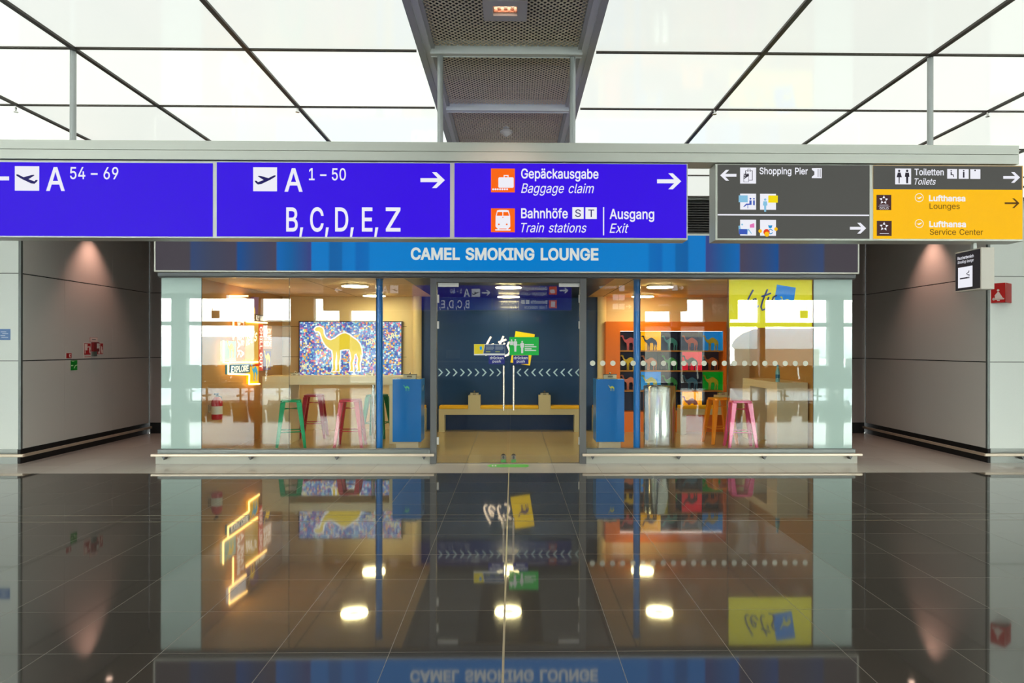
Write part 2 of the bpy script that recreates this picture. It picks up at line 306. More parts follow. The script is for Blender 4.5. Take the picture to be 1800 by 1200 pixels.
# ------------------------------------------------------------------ lettering
# letter outlines of a plain grotesque, in thousandths: letter, advance, closed loops of x,y pairs
OUTLINES = """& 448 197,-7,165,-5,136,1,110,12,88,26,69,42,54,62,43,84,36,108,34,133,36,154,40,173,47,189,58,205,70,220,85,235,101,249,120,264,140,279,216,335,223,340,230,346,237,352,243,359,249,367,255,375,259,384,261,394,262,405,260,420,255,434,245,445,233,454,219,459,201,461,189,460,178,457,168,453,159,447,151,440,145,431,141,421,138,411,137,399,138,386,141,375,145,363,152,352,159,340,169,327,179,314,191,300,204,284,438,0,364,0,171,231,121,293,108,310,96,327,87,344,81,361,77,379,75,398,77,420,82,440,91,458,102,474,117,488,134,499,154,507,176,512,200,513,224,512,246,507,266,499,283,488,297,475,308,459,317,442,322,424,324,404,323,389,320,375,315,362,309,349,301,336,291,325,281,314,269,303,256,293,154,217,135,202,121,188,110,174,103,161,98,146,97,131,98,115,102,101,109,87,118,76,130,66,143,57,158,51,175,48,193,46,213,48,232,52,251,59,269,69,286,81,301,95,315,112,327,131,336,151,343,174,348,198,349,224,408,224,406,194,403,167,397,144,389,124,380,107,371,92,361,80,353,70,345,62,333,47,315,30,294,17,271,7,246,-1,221,-5
' 206 78,318,70,509,136,509,128,318
, 188 38,-119,68,71,137,71,84,-119
- 453 337,244,337,188,114,188,114,244
. 188 95,-4,83,-3,73,1,63,9,55,18,51,29,50,41,51,53,55,64,63,73,73,81,83,85,95,87,107,85,118,81,128,73,135,64,140,53,141,41,140,29,135,18,128,9,118,1,107,-3
0 453 227,-7,191,-3,158,7,130,24,105,48,85,77,69,113,57,155,50,202,48,254,50,306,57,353,69,395,85,431,106,461,130,484,159,502,191,512,227,516,262,512,295,502,323,484,348,461,368,431,384,395,396,353,403,306,405,254,403,202,396,155,384,113,368,77,348,48,323,24,295,7,263,-3|227,50,250,52,271,60,290,74,306,92,320,116,330,144,338,176,342,213,344,254,342,295,338,332,330,365,320,393,306,416,290,435,271,449,250,457,227,460,203,457,182,449,163,435,147,416,134,393,123,365,115,332,111,295,109,254,111,213,115,176,123,144,134,116,147,92,163,74,182,60,203,52
1 453 76,0,76,55,391,55,391,0|276,509,276,0,212,0,212,448,209,448,86,358,86,427,198,509
2 453 64,0,64,47,234,229,252,248,268,266,282,282,294,298,303,312,311,327,316,341,319,356,320,371,319,389,315,405,308,419,298,431,287,441,273,449,258,455,241,458,224,460,205,458,188,454,172,447,159,438,148,427,139,413,132,398,128,381,127,362,66,362,68,391,75,418,86,442,102,464,121,482,143,496,168,507,196,513,225,516,254,513,281,507,306,497,328,482,346,465,361,445,372,423,379,398,381,372,380,354,377,336,371,318,363,299,351,280,336,259,317,235,294,209,267,180,153,60,153,57,389,57,389,0
3 453 218,-7,188,-5,159,1,133,10,108,22,88,38,70,57,57,79,48,104,44,132,109,132,112,115,118,100,126,87,137,76,150,66,165,59,182,54,200,51,219,50,239,51,258,55,275,61,291,69,304,80,315,93,323,108,328,125,329,145,328,163,323,180,316,196,306,211,292,223,275,234,254,241,229,246,201,248,157,248,157,299,288,448,288,452,70,452,70,509,372,509,372,461,211,278,211,289,247,290,279,286,308,276,333,262,354,244,371,222,383,198,391,173,393,145,390,116,383,90,370,66,354,45,333,27,309,12,281,2,251,-5
4 453 40,105,40,158,247,509,311,509,109,166,109,163,413,163,413,105|282,0,282,121,282,146,282,318,343,318,343,0
5 453 221,-7,192,-5,165,1,140,11,118,25,99,41,83,60,71,82,63,105,60,130,122,130,125,115,130,102,138,89,148,78,160,68,173,60,188,54,204,51,221,50,241,51,259,56,276,64,291,75,304,89,314,104,322,122,326,141,328,162,326,183,321,203,314,221,303,237,290,251,275,262,257,270,238,275,218,277,201,276,184,273,167,268,152,262,139,255,128,246,67,253,96,509,366,509,366,452,151,452,134,301,136,301,148,311,162,318,178,325,194,330,212,333,229,334,252,332,274,328,294,321,313,311,330,299,345,285,358,269,370,251,379,231,386,210,390,187,391,163,388,132,381,102,369,76,352,52,332,32,309,15,282,3,253,-4
6 453 226,-7,196,-4,168,3,142,15,119,31,100,51,84,74,73,101,66,130,64,162,65,187,71,212,80,239,93,268,112,302,137,340,252,509,322,509,151,261,145,261,151,270,157,279,165,288,174,295,184,302,196,307,208,311,221,313,235,314,265,312,291,305,316,295,337,280,355,262,370,240,380,215,387,187,389,157,387,127,379,98,368,73,352,50,333,30,310,14,284,3,257,-4|226,48,245,50,263,55,279,63,293,73,304,86,314,101,322,119,326,137,327,157,326,178,322,196,314,213,304,228,293,241,279,251,263,259,245,264,226,265,207,264,190,259,174,252,160,241,148,229,138,214,131,197,126,179,125,158,126,138,131,119,138,102,148,86,160,73,174,63,190,55,207,50
7 453 97,0,323,448,323,452,62,452,62,509,391,509,391,449,165,0
8 453 226,-7,193,-5,163,1,136,11,111,25,91,42,74,62,62,84,54,109,52,135,53,156,58,176,65,195,75,212,87,228,101,241,117,252,134,260,153,265,153,267,129,276,109,289,93,308,80,330,73,354,70,380,73,405,79,429,90,450,106,469,124,485,146,498,170,508,197,514,226,516,255,514,282,508,306,498,328,485,346,469,361,450,373,429,379,405,382,380,379,354,372,330,359,308,343,289,323,276,300,267,300,265,319,260,335,252,351,241,365,228,377,212,387,195,395,176,399,156,401,135,398,109,391,84,378,62,362,42,341,25,317,11,289,1,259,-5|226,49,248,50,267,54,285,60,300,69,313,79,323,91,331,106,335,121,337,139,335,157,330,173,322,189,312,202,298,213,283,223,265,230,247,234,226,235,206,234,187,230,169,223,154,213,140,202,130,189,122,173,117,157,115,139,117,121,121,106,129,91,139,79,152,69,167,60,185,54,205,50|226,290,244,291,260,294,274,300,287,308,298,318,307,330,314,344,318,359,319,376,318,392,314,407,308,420,299,432,288,442,275,449,260,455,244,459,226,460,208,459,192,455,177,449,164,442,153,432,145,420,138,407,134,392,133,376,134,359,138,344,145,330,154,318,165,308,178,300,193,294,209,291
9 453 226,516,256,513,285,506,310,494,333,478,352,458,368,434,380,408,387,378,389,347,387,322,382,296,373,270,359,240,340,207,315,168,200,0,130,0,301,248,307,248,302,238,295,229,287,221,278,214,268,207,257,202,245,198,232,195,218,195,188,197,161,203,137,214,116,229,98,247,83,269,72,294,66,321,64,352,66,382,73,411,85,436,101,459,120,479,143,494,168,506,196,513|226,460,207,459,190,454,174,446,160,435,148,423,138,407,131,390,127,372,125,352,127,331,131,313,138,295,148,280,160,268,174,257,190,250,207,245,226,243,245,245,263,249,279,257,293,267,305,280,314,295,322,312,326,330,327,350,326,371,322,390,314,407,305,422,293,435,279,446,263,454,245,459
: 188 95,-4,83,-3,73,1,63,9,55,18,51,29,50,41,51,53,55,64,63,73,73,81,83,85,95,87,107,85,118,81,128,73,135,64,140,53,141,41,140,29,135,18,128,9,118,1,107,-3|95,271,83,272,73,277,63,284,55,294,51,304,50,316,51,328,55,339,63,349,73,356,83,360,95,362,107,360,118,356,128,349,135,339,140,328,141,316,140,304,135,294,128,284,118,277,107,272
A 480 16,0,201,509,276,509,463,0,395,0,287,302,280,323,272,346,264,372,255,402,244,438,232,478,245,478,233,437,222,402,213,371,204,345,197,322,191,302,85,0|110,142,110,199,370,199,370,142
B 456 60,0,60,509,241,509,274,507,304,501,329,491,350,477,367,461,381,442,390,421,396,398,398,374,397,353,393,336,387,320,378,307,368,295,356,286,343,278,329,272,315,267,315,262,331,260,347,254,363,245,378,234,391,220,402,203,411,184,416,161,418,136,416,111,410,88,400,67,386,48,368,31,344,18,317,8,284,2,247,0|125,57,245,57,281,60,309,67,330,80,344,96,353,115,355,137,354,153,350,169,342,184,333,197,320,209,306,218,289,225,269,229,248,231,125,231|125,285,238,285,256,287,273,290,288,296,302,304,314,314,323,326,330,340,335,355,336,372,333,393,326,412,313,429,294,442,270,449,240,452,125,452
C 510 267,-7,225,-3,186,7,150,25,119,49,92,79,70,115,53,157,44,203,40,254,44,305,53,352,70,393,92,429,119,459,150,484,186,501,225,512,267,516,293,514,317,511,340,504,362,496,383,485,402,471,419,456,435,438,448,418,459,397,467,373,473,348,408,348,404,365,397,380,389,395,380,407,369,418,357,428,344,437,330,444,315,449,300,453,284,455,267,456,237,453,209,445,184,432,161,414,141,391,125,364,113,332,106,295,103,254,106,213,113,177,125,145,141,117,161,94,184,76,210,63,237,56,267,53,284,54,300,56,315,60,330,65,344,72,357,81,369,90,380,102,389,114,397,128,404,144,408,160,473,160,467,135,459,112,448,91,435,71,420,53,402,38,383,24,363,13,341,5,317,-2,293,-6
D 502 219,0,96,0,96,57,215,57,254,60,288,68,318,81,343,99,363,122,379,149,390,181,397,216,399,255,397,294,390,329,379,361,364,388,344,410,320,428,291,441,258,449,221,452,93,452,93,509,225,509,273,505,315,495,353,478,385,455,412,426,433,391,449,351,458,306,462,255,458,205,449,159,433,119,411,83,384,54,351,31,312,14,268,3|125,509,125,0,60,0,60,509
E 419 60,0,60,509,372,509,372,452,125,452,125,286,355,286,355,229,125,229,125,57,375,57,375,0
F 410 60,0,60,509,369,509,369,452,125,452,125,278,346,278,346,221,125,221,125,0
G 520 269,-7,225,-3,185,7,149,25,118,49,91,79,69,116,53,157,43,203,40,254,43,305,53,352,69,393,91,429,117,459,149,484,184,501,223,512,265,516,291,514,316,510,340,504,363,494,384,483,403,469,421,453,436,436,449,416,460,395,468,373,474,349,408,349,402,365,395,379,387,393,378,406,368,417,356,427,344,436,330,443,315,448,300,453,283,455,265,456,236,453,209,445,183,432,160,414,141,392,125,364,113,332,106,295,103,254,106,213,113,177,125,145,141,117,161,95,184,76,210,63,238,56,269,53,296,55,322,61,345,71,365,85,382,102,396,123,407,147,413,173,415,202,434,199,283,199,283,256,478,256,478,200,475,160,466,124,451,91,431,62,406,38,377,19,344,5,308,-4
H 517 60,0,60,509,125,509,125,289,392,289,392,509,457,509,457,0,392,0,392,232,125,232,125,0
I 300 31,0,31,57,118,57,118,452,31,452,31,509,269,509,269,452,183,452,183,57,269,57,269,0
J 396 185,-7,143,-2,106,11,75,33,52,63,38,100,33,145,33,173,98,173,98,145,100,117,108,93,122,74,139,61,160,53,185,50,209,53,230,61,248,74,261,93,269,117,272,145,272,509,336,509,336,145,332,100,318,63,294,33,263,11,227,-2
K 467 104,145,104,216,116,231,128,246,139,261,151,275,162,289,174,303,187,317,199,331,212,344,364,509,448,509,231,276,228,276|60,0,60,509,125,509,125,334,124,225,125,193,125,0|372,0,188,259,228,309,449,0
L 393 60,0,60,509,125,509,125,57,361,57,361,0
M 628 60,0,60,509,152,509,277,187,287,159,299,123,311,84,322,49,307,49,318,83,330,121,342,158,352,187,476,509,568,509,568,0,504,0,504,291,504,327,505,369,506,413,507,457,513,457,508,441,503,425,498,409,482,363,467,322,456,291,342,0,286,0,170,291,159,321,145,361,129,408,112,457,119,457,120,416,121,372,122,328,122,291,122,0
N 523 60,0,60,509,136,509,343,183,349,174,355,163,363,151,371,137,379,122,388,107,396,90,405,73,414,55,405,54,403,72,402,90,401,108,400,126,399,142,399,157,399,195,399,509,463,509,463,0,387,0,202,290,177,331,168,346,159,363,148,381,108,452,119,454,122,384,124,328,125,291,125,0
O 533 267,-7,225,-3,186,7,150,25,119,49,92,79,70,115,53,157,44,203,40,254,44,305,53,352,70,393,92,429,119,459,150,484,186,501,225,512,267,516,309,512,348,501,384,484,415,459,442,429,464,393,480,352,490,305,493,254,490,203,480,157,464,115,442,79,415,49,384,25,348,7,309,-3|267,53,296,55,324,63,349,76,372,94,392,116,408,144,420,176,428,213,430,254,428,295,420,332,408,365,392,392,372,415,349,433,324,446,296,453,267,456,237,453,210,445,184,433,161,415,142,392,125,364,113,332,106,295,103,254,106,213,113,176,125,144,142,117,161,94,184,76,210,63,237,55
P 445 60,0,60,509,235,509,272,506,305,499,332,487,356,471,375,452,390,430,400,404,407,377,409,348,407,318,400,291,390,265,375,243,356,223,332,207,305,195,272,188,235,186,109,186,109,242,233,242,257,244,279,248,297,256,312,266,324,279,333,294,339,310,343,328,344,348,343,367,339,385,333,402,324,416,312,428,297,439,279,446,257,451,232,452,125,452,125,0
Q 533 245,159,313,159,369,85,384,65,468,-48,401,-48,346,27,331,46|267,-7,225,-3,186,7,150,25,119,49,92,79,70,115,53,157,44,203,40,254,44,305,53,352,70,393,92,429,119,459,150,484,186,501,225,512,267,516,309,512,348,501,384,484,415,459,442,429,464,393,480,352,490,305,493,254,490,203,480,157,464,115,442,79,415,49,384,25,348,7,309,-3|267,53,296,55,324,63,349,76,372,94,392,116,408,144,420,176,428,213,430,254,428,295,420,332,408,365,392,392,372,415,349,433,324,446,296,453,267,456,237,453,210,445,184,433,161,415,142,392,125,364,113,332,106,295,103,254,106,213,113,176,125,144,142,117,161,94,184,76,210,63,237,55
R 449 60,0,60,509,236,509,273,506,305,500,333,489,356,473,376,455,390,433,401,408,407,381,409,352,407,323,401,296,390,271,376,250,356,232,333,217,305,206,273,200,236,198,96,198,96,255,234,255,258,256,280,260,298,267,313,276,325,287,334,300,340,316,344,333,345,352,344,371,340,389,334,405,325,419,313,430,298,440,279,446,258,451,233,452,125,452,125,0|353,0,230,229,303,229,428,0
S 447 224,-9,188,-7,156,-1,128,9,102,23,81,40,64,60,51,83,42,109,38,137,104,137,108,118,114,102,123,88,136,76,150,66,166,59,185,53,204,50,224,49,246,50,267,54,286,60,303,69,317,79,329,92,338,106,344,122,346,139,344,154,340,168,332,179,322,189,310,197,296,205,280,211,263,217,245,222,184,239,145,253,112,269,86,289,67,313,56,341,52,372,54,400,62,425,75,448,92,468,113,484,138,498,165,508,195,514,227,516,259,514,289,508,316,498,340,484,360,468,377,449,390,427,398,403,401,378,337,378,332,402,320,421,302,437,280,449,254,456,225,459,204,457,185,454,167,448,152,440,139,430,129,418,121,405,117,391,115,376,117,359,122,345,131,334,142,324,155,315,169,308,184,302,198,297,212,293,264,279,279,275,295,270,312,264,328,256,344,248,359,238,372,226,384,213,395,198,402,180,407,161,408,139,406,112,399,87,386,64,370,43,349,25,323,11,294,0,261,-7
T 449 32,452,32,509,417,509,417,452,257,452,257,0,193,0,193,452
U 517 259,-8,220,-6,186,2,154,15,126,33,103,55,85,80,71,108,63,140,60,173,60,509,124,509,124,178,126,155,132,133,141,113,153,95,169,80,187,68,208,59,232,53,259,52,285,53,309,59,331,68,349,80,364,95,377,113,385,133,391,155,393,178,393,509,457,509,457,173,454,140,446,108,433,80,414,55,391,33,363,15,332,2,297,-6
V 480 204,0,16,509,84,509,192,206,199,187,207,164,215,137,225,106,236,71,248,31,235,31,247,71,257,107,267,138,276,165,283,187,290,206,395,509,463,509,278,0
W 686 155,0,16,509,82,509,163,196,167,179,172,162,175,145,187,94,190,76,194,58,197,40,189,40,193,58,196,76,200,94,203,111,207,128,211,145,224,196,306,509,380,509,462,196,466,179,470,162,474,145,486,94,490,76,494,58,497,40,488,40,492,58,495,76,499,94,503,111,506,128,510,145,523,196,603,509,670,509,530,0,455,0,368,323,362,345,357,368,351,391,346,417,341,445,336,475,350,475,345,446,340,420,335,395,330,371,324,347,318,323,230,0
X 474 18,0,217,284,217,236,29,509,104,509,178,400,188,386,196,373,204,361,211,350,217,340,223,329,230,318,236,305,243,292,232,292,252,329,258,339,265,350,272,361,298,400,374,509,446,509,259,239,259,287,456,0,382,0,292,129,268,165,262,175,256,185,250,195,244,206,237,218,230,231,244,231,238,219,231,207,225,196,219,186,213,176,206,166,182,129,91,0
Y 472 203,0,203,208,16,509,91,509,192,344,203,327,213,309,222,292,231,274,240,254,250,230,224,230,233,254,242,275,251,293,260,310,270,327,280,344,381,509,455,509,268,208,268,0
Z 438 42,0,42,46,273,385,284,400,295,415,306,431,318,446,329,461,341,476,348,454,327,453,306,453,285,452,265,452,244,452,223,452,40,452,40,509,397,509,397,462,169,129,157,113,146,97,134,81,97,33,90,54,111,55,131,56,152,57,173,57,193,57,214,57,399,57,399,0
a 389 160,-9,137,-7,115,-3,94,5,76,15,60,29,48,45,38,63,32,84,30,108,32,128,36,146,43,161,53,174,64,184,78,193,92,200,108,206,125,211,143,214,161,217,178,220,234,227,247,229,257,231,265,235,271,240,274,246,276,255,276,257,275,272,272,285,267,297,260,307,251,315,240,322,227,327,212,330,196,331,178,330,163,327,149,322,137,316,127,309,118,301,110,292,104,283,100,274,41,291,51,313,64,331,79,346,95,358,114,368,133,375,153,380,173,383,194,384,208,384,223,382,239,379,255,375,271,369,286,360,300,350,312,336,322,320,330,301,335,278,337,251,337,0,277,0,277,52,272,52,267,43,260,34,252,25,242,16,229,8,215,1,199,-4,181,-7|170,45,192,47,211,51,228,59,242,68,254,80,263,93,270,108,274,122,276,138,276,190,272,187,267,184,259,182,251,180,241,178,231,176,200,171,175,168,161,166,147,163,134,159,122,153,112,147,103,139,97,130,93,118,92,105,93,93,96,82,102,72,109,64,119,57,130,52,142,48,156,46
b 424 229,-8,208,-7,189,-3,172,4,159,12,147,21,138,31,130,41,123,50,118,59,112,59,112,0,53,0,53,509,114,509,114,319,118,319,123,327,130,336,137,346,147,355,158,364,171,373,188,379,207,383,229,384,259,382,287,374,313,361,335,342,354,320,370,293,381,261,388,227,390,189,388,151,381,116,370,84,355,57,336,34,313,16,288,3,260,-6|220,47,242,49,262,55,279,66,294,80,306,97,316,117,323,139,327,163,328,189,327,215,323,239,316,261,307,281,295,298,280,311,262,322,243,328,220,330,198,328,178,322,161,312,147,299,134,282,125,263,118,241,114,216,113,189,114,162,118,138,125,115,135,95,147,78,162,65,179,55,198,49
c 396 207,-8,174,-5,144,3,117,16,93,35,72,58,56,85,44,116,37,150,34,187,37,225,44,260,56,291,72,318,93,341,117,360,144,374,174,382,207,384,226,384,243,381,260,377,276,371,291,364,305,356,318,346,330,335,340,322,349,308,356,293,362,277,303,262,300,272,295,281,290,289,284,297,278,304,270,311,261,316,252,321,242,325,231,328,220,329,207,330,184,328,163,321,145,310,130,296,118,278,108,258,102,236,98,212,96,187,98,163,102,139,108,117,118,97,130,80,145,66,163,55,184,49,207,46,220,47,232,49,243,52,253,55,262,60,271,66,279,73,285,80,292,89,297,98,301,107,304,117,363,102,357,86,350,70,341,56,331,43,319,32,306,21,292,12,277,5,261,-1,244,-5,226,-7
d 424 195,-8,165,-6,137,3,111,16,89,34,70,57,55,84,43,116,36,151,34,189,36,227,43,261,55,293,70,320,89,342,112,361,137,374,165,382,196,384,218,383,237,379,253,373,267,364,278,355,287,346,295,336,301,327,306,319,311,319,311,509,372,509,372,0,313,0,313,59,307,59,301,50,295,41,287,31,277,21,266,12,252,4,236,-3,217,-7|205,47,226,49,246,55,263,65,278,78,290,95,299,115,306,138,310,162,312,189,310,216,306,241,300,263,290,282,278,299,263,312,246,322,227,328,205,330,182,328,162,322,145,311,130,298,118,281,108,261,102,239,98,215,96,189,98,163,102,139,109,117,118,97,130,80,145,66,162,55,182,49
e 404 212,-8,177,-5,145,3,117,16,92,35,72,58,56,85,44,116,37,150,34,187,36,224,44,258,55,290,71,317,91,340,115,359,142,373,172,382,205,384,226,383,246,380,266,374,285,366,303,355,319,341,334,324,347,305,357,282,365,256,370,227,371,194,371,169,75,169,75,221,338,221,310,202,308,226,304,248,298,269,288,286,277,301,263,314,246,323,227,328,205,330,183,328,164,323,146,313,131,301,119,286,109,270,102,251,97,231,96,211,96,178,98,151,102,127,110,106,121,88,135,73,151,61,169,53,190,48,212,46,227,47,241,49,254,53,265,58,276,65,285,73,294,82,300,93,306,105,365,91,358,72,348,55,335,39,320,26,302,14,283,4,261,-3,237,-7
f 254 228,379,228,327,6,327,6,379|81,0,81,432,82,452,87,470,96,486,107,499,120,510,135,519,152,525,169,529,187,530,201,530,212,529,222,527,231,525,238,523,243,521,227,468,215,472,209,473,202,474,195,474,178,472,164,468,154,460,147,449,143,435,142,419,142,0
g 425 207,-151,180,-149,156,-146,134,-140,114,-132,97,-122,82,-110,70,-97,59,-84,51,-69,101,-41,107,-49,114,-57,122,-66,131,-74,142,-82,154,-88,169,-93,187,-96,207,-97,236,-95,261,-87,282,-75,298,-58,308,-34,311,-6,311,68,306,68,301,60,294,51,287,41,277,32,266,23,252,16,236,10,217,6,195,5,165,7,138,14,113,27,90,43,71,65,55,90,43,120,36,154,34,191,36,229,43,263,55,293,71,320,90,342,112,361,138,374,166,382,196,384,218,383,237,379,253,373,267,365,279,356,288,346,296,336,302,327,308,319,313,319,313,379,372,379,372,-9,370,-40,363,-67,350,-90,334,-109,314,-124,291,-136,265,-144,237,-149|205,59,227,61,246,66,264,75,278,87,290,103,300,121,307,142,311,166,312,193,311,219,307,242,300,264,291,283,279,299,264,312,247,322,227,328,205,330,182,328,163,322,145,312,130,298,118,282,109,262,102,241,98,218,96,193,98,167,102,144,109,123,118,104,131,88,145,76,163,66,183,61
h 410 114,227,114,0,53,0,53,509,114,509,114,287,102,287,116,319,132,344,152,362,175,374,200,382,227,384,252,383,275,377,295,369,313,356,328,340,341,321,350,298,355,271,357,240,357,0,296,0,296,235,293,263,286,286,273,304,256,318,235,326,210,329,192,328,176,324,161,317,147,308,136,297,126,283,119,266,115,248
i 167 53,0,53,379,114,379,114,0|84,443,73,444,63,448,54,455,47,463,43,472,41,483,43,494,47,504,54,512,63,518,73,522,84,524,95,522,105,518,114,512,121,504,125,494,126,483,125,472,121,463,114,455,105,448,95,444
j 167 53,379,114,379,114,-30,112,-52,108,-72,102,-90,92,-106,80,-119,65,-129,47,-137,27,-141,4,-143,-10,-143,-10,-87,2,-87,18,-85,31,-80,40,-72,47,-61,51,-46,53,-29|83,443,72,444,62,448,53,455,47,463,42,472,41,483,42,494,47,504,53,512,62,518,72,522,83,524,95,522,105,518,114,512,120,504,125,494,126,483,125,472,120,463,114,455,105,448,95,444
k 381 110,137,110,212,121,212,284,379,360,379,184,199,177,199|53,0,53,509,114,509,114,0|294,0,148,186,191,229,372,0
l 189 139,-2,112,0,91,8,74,20,62,37,55,59,53,84,53,509,114,509,114,99,114,83,117,71,120,62,126,57,135,53,146,52,160,53,170,54,181,3,162,-1,154,-2,147,-2
m 610 53,0,53,379,112,379,112,295,108,295,114,314,122,331,132,346,144,358,158,368,172,376,187,382,203,385,219,386,245,383,268,375,287,361,303,342,314,320,321,295,312,295,318,312,326,329,337,343,350,356,364,366,381,375,398,381,417,385,437,386,458,385,478,380,497,372,514,361,529,346,541,328,550,307,555,283,557,255,557,0,496,0,496,254,493,279,485,298,473,313,456,323,438,329,419,330,402,329,387,326,374,320,363,312,353,302,345,290,340,277,336,263,335,247,335,0,274,0,274,260,272,280,265,297,253,311,238,322,220,328,199,330,185,329,171,326,158,320,145,312,135,302,126,289,119,274,115,257,114,238,114,0
n 410 114,227,114,0,53,0,53,379,112,379,112,287,102,287,116,319,132,344,152,362,175,374,200,382,227,384,252,383,275,377,295,369,313,356,328,340,341,321,350,298,355,271,357,240,357,0,296,0,296,235,293,263,286,286,273,304,256,318,235,326,210,329,192,328,176,324,161,317,147,308,136,297,126,283,119,266,115,248
o 415 207,-8,174,-5,144,3,117,16,93,35,72,58,56,85,44,116,37,150,34,187,37,225,44,260,56,291,72,318,93,341,117,360,144,374,174,382,207,384,241,382,271,374,299,360,323,341,343,318,359,291,371,260,379,225,381,187,379,150,371,116,359,85,343,58,323,35,299,16,271,3,241,-5|207,46,231,49,252,55,270,66,285,80,298,97,307,117,314,139,318,163,319,187,318,212,314,236,307,258,298,278,285,296,270,310,252,321,231,328,207,330,184,328,163,321,145,310,130,296,118,278,108,258,102,236,98,212,96,187,98,163,102,139,108,117,118,97,130,80,145,66,163,55,184,49
p 424 53,-143,53,379,112,379,112,319,118,319,123,327,130,336,137,346,147,355,158,364,171,373,188,379,207,383,229,384,259,382,287,374,313,361,335,342,354,320,370,293,381,261,388,227,390,189,388,151,381,116,370,84,355,57,336,34,313,16,288,3,260,-6,229,-8,208,-7,189,-3,173,4,159,12,147,21,138,31,130,41,124,50,118,59,114,59,114,-143|220,47,242,49,262,55,279,66,294,80,306,97,316,117,323,139,327,163,328,189,327,215,323,239,316,261,307,281,295,298,280,311,262,322,243,328,220,330,198,328,178,322,161,312,147,299,134,282,125,263,118,241,114,216,113,189,114,162,118,138,125,115,135,95,147,78,162,65,179,55,198,49
q 424 372,-143,311,-143,311,59,306,59,301,50,295,41,287,31,277,21,266,12,252,4,236,-3,217,-7,195,-8,165,-6,137,3,111,16,89,34,70,57,55,84,43,116,36,151,34,189,36,227,43,261,55,293,70,320,89,342,112,361,137,374,165,382,196,384,218,383,237,379,253,373,267,364,278,355,287,346,295,336,301,327,307,319,313,319,313,379,372,379|205,47,226,49,246,55,263,65,278,78,290,95,299,115,306,138,310,162,312,189,310,216,306,241,300,263,290,282,278,299,263,312,246,322,227,328,205,330,182,328,162,322,145,311,130,298,118,281,108,261,102,239,98,215,96,189,98,163,102,139,109,117,118,97,130,80,145,66,162,55,182,49
r 259 53,0,53,379,112,379,112,321,115,321,124,339,137,354,152,367,171,377,191,383,213,385,229,384,243,384,243,322,230,324,223,325,215,326,207,326,190,324,174,321,159,315,146,306,135,296,126,284,119,269,115,254,114,237,114,0
s 365 182,-8,157,-7,133,-3,112,3,93,12,76,24,62,38,50,54,41,73,36,94,94,107,101,87,111,72,124,60,141,52,160,47,181,45,206,47,227,53,244,62,258,74,265,88,268,103,266,115,262,126,254,136,243,144,229,150,212,155,149,170,118,180,92,192,72,208,58,227,50,249,47,274,49,295,55,314,65,332,79,347,95,360,115,370,137,378,161,383,187,384,212,383,234,379,254,372,271,363,286,352,299,339,309,324,318,308,324,290,268,277,262,291,254,304,243,316,228,325,210,331,187,333,166,331,147,326,131,317,119,305,111,292,109,277,110,264,115,253,124,243,136,235,152,229,172,223,229,209,261,200,287,187,306,171,320,153,328,131,331,107,329,85,323,65,312,47,298,31,281,18,260,6,236,-2,210,-7
t 227 204,379,204,327,6,327,6,379|65,471,126,471,126,98,127,83,130,70,136,61,144,55,156,51,170,50,185,51,202,54,213,2,207,0,200,-2,192,-3,184,-3,176,-4,168,-4,138,-1,113,7,92,21,77,41,68,64,65,93
u 410 182,-5,158,-3,135,2,115,11,97,23,82,39,69,59,60,82,54,109,53,139,53,379,114,379,114,144,116,117,124,94,137,75,154,61,175,53,200,50,218,51,234,55,249,62,263,71,274,83,283,97,290,113,295,132,296,153,296,379,357,379,357,0,298,0,298,92,307,92,294,60,277,35,257,17,234,5,209,-3
v 389 163,0,17,379,84,379,165,155,173,132,180,110,187,87,193,64,199,42,206,21,184,21,191,42,197,64,203,87,209,110,216,132,224,155,305,379,371,379,226,0
w 567 138,0,23,379,87,379,133,214,140,190,147,164,154,137,161,107,168,75,175,41,165,41,172,74,179,105,186,135,192,163,199,189,206,214,252,379,316,379,362,214,368,189,375,163,382,136,388,106,395,75,402,41,391,41,399,75,406,106,413,135,420,163,427,189,434,214,480,379,545,379,429,0,368,0,319,172,305,225,300,243,295,262,291,280,277,338,291,338,277,280,263,225,258,207,253,189,248,172,199,0
x 379 21,0,171,218,171,171,29,379,100,379,147,306,159,287,170,270,179,253,188,237,198,221,207,206,175,206,185,221,194,237,202,253,211,270,222,287,233,306,282,379,352,379,209,169,209,214,358,0,287,0,231,85,219,103,209,120,200,136,191,152,182,167,173,182,205,182,195,167,187,152,178,136,170,120,160,103,148,85,91,0
y 389 47,-139,61,-86,71,-87,83,-89,94,-90,104,-89,113,-86,122,-81,130,-74,138,-64,145,-51,151,-36,163,-1,17,379,84,379,165,155,173,132,180,109,187,87,193,64,199,42,206,21,184,21,190,42,196,64,202,87,209,110,216,132,224,155,305,379,371,379,204,-58,196,-77,187,-93,177,-107,165,-119,153,-128,139,-136,125,-141,109,-144,91,-145,82,-145,73,-144,65,-143,57,-142,52,-140
z 380 42,0,42,46,254,320,254,323,48,323,48,379,333,379,333,331,126,60,126,56,339,56,339,0
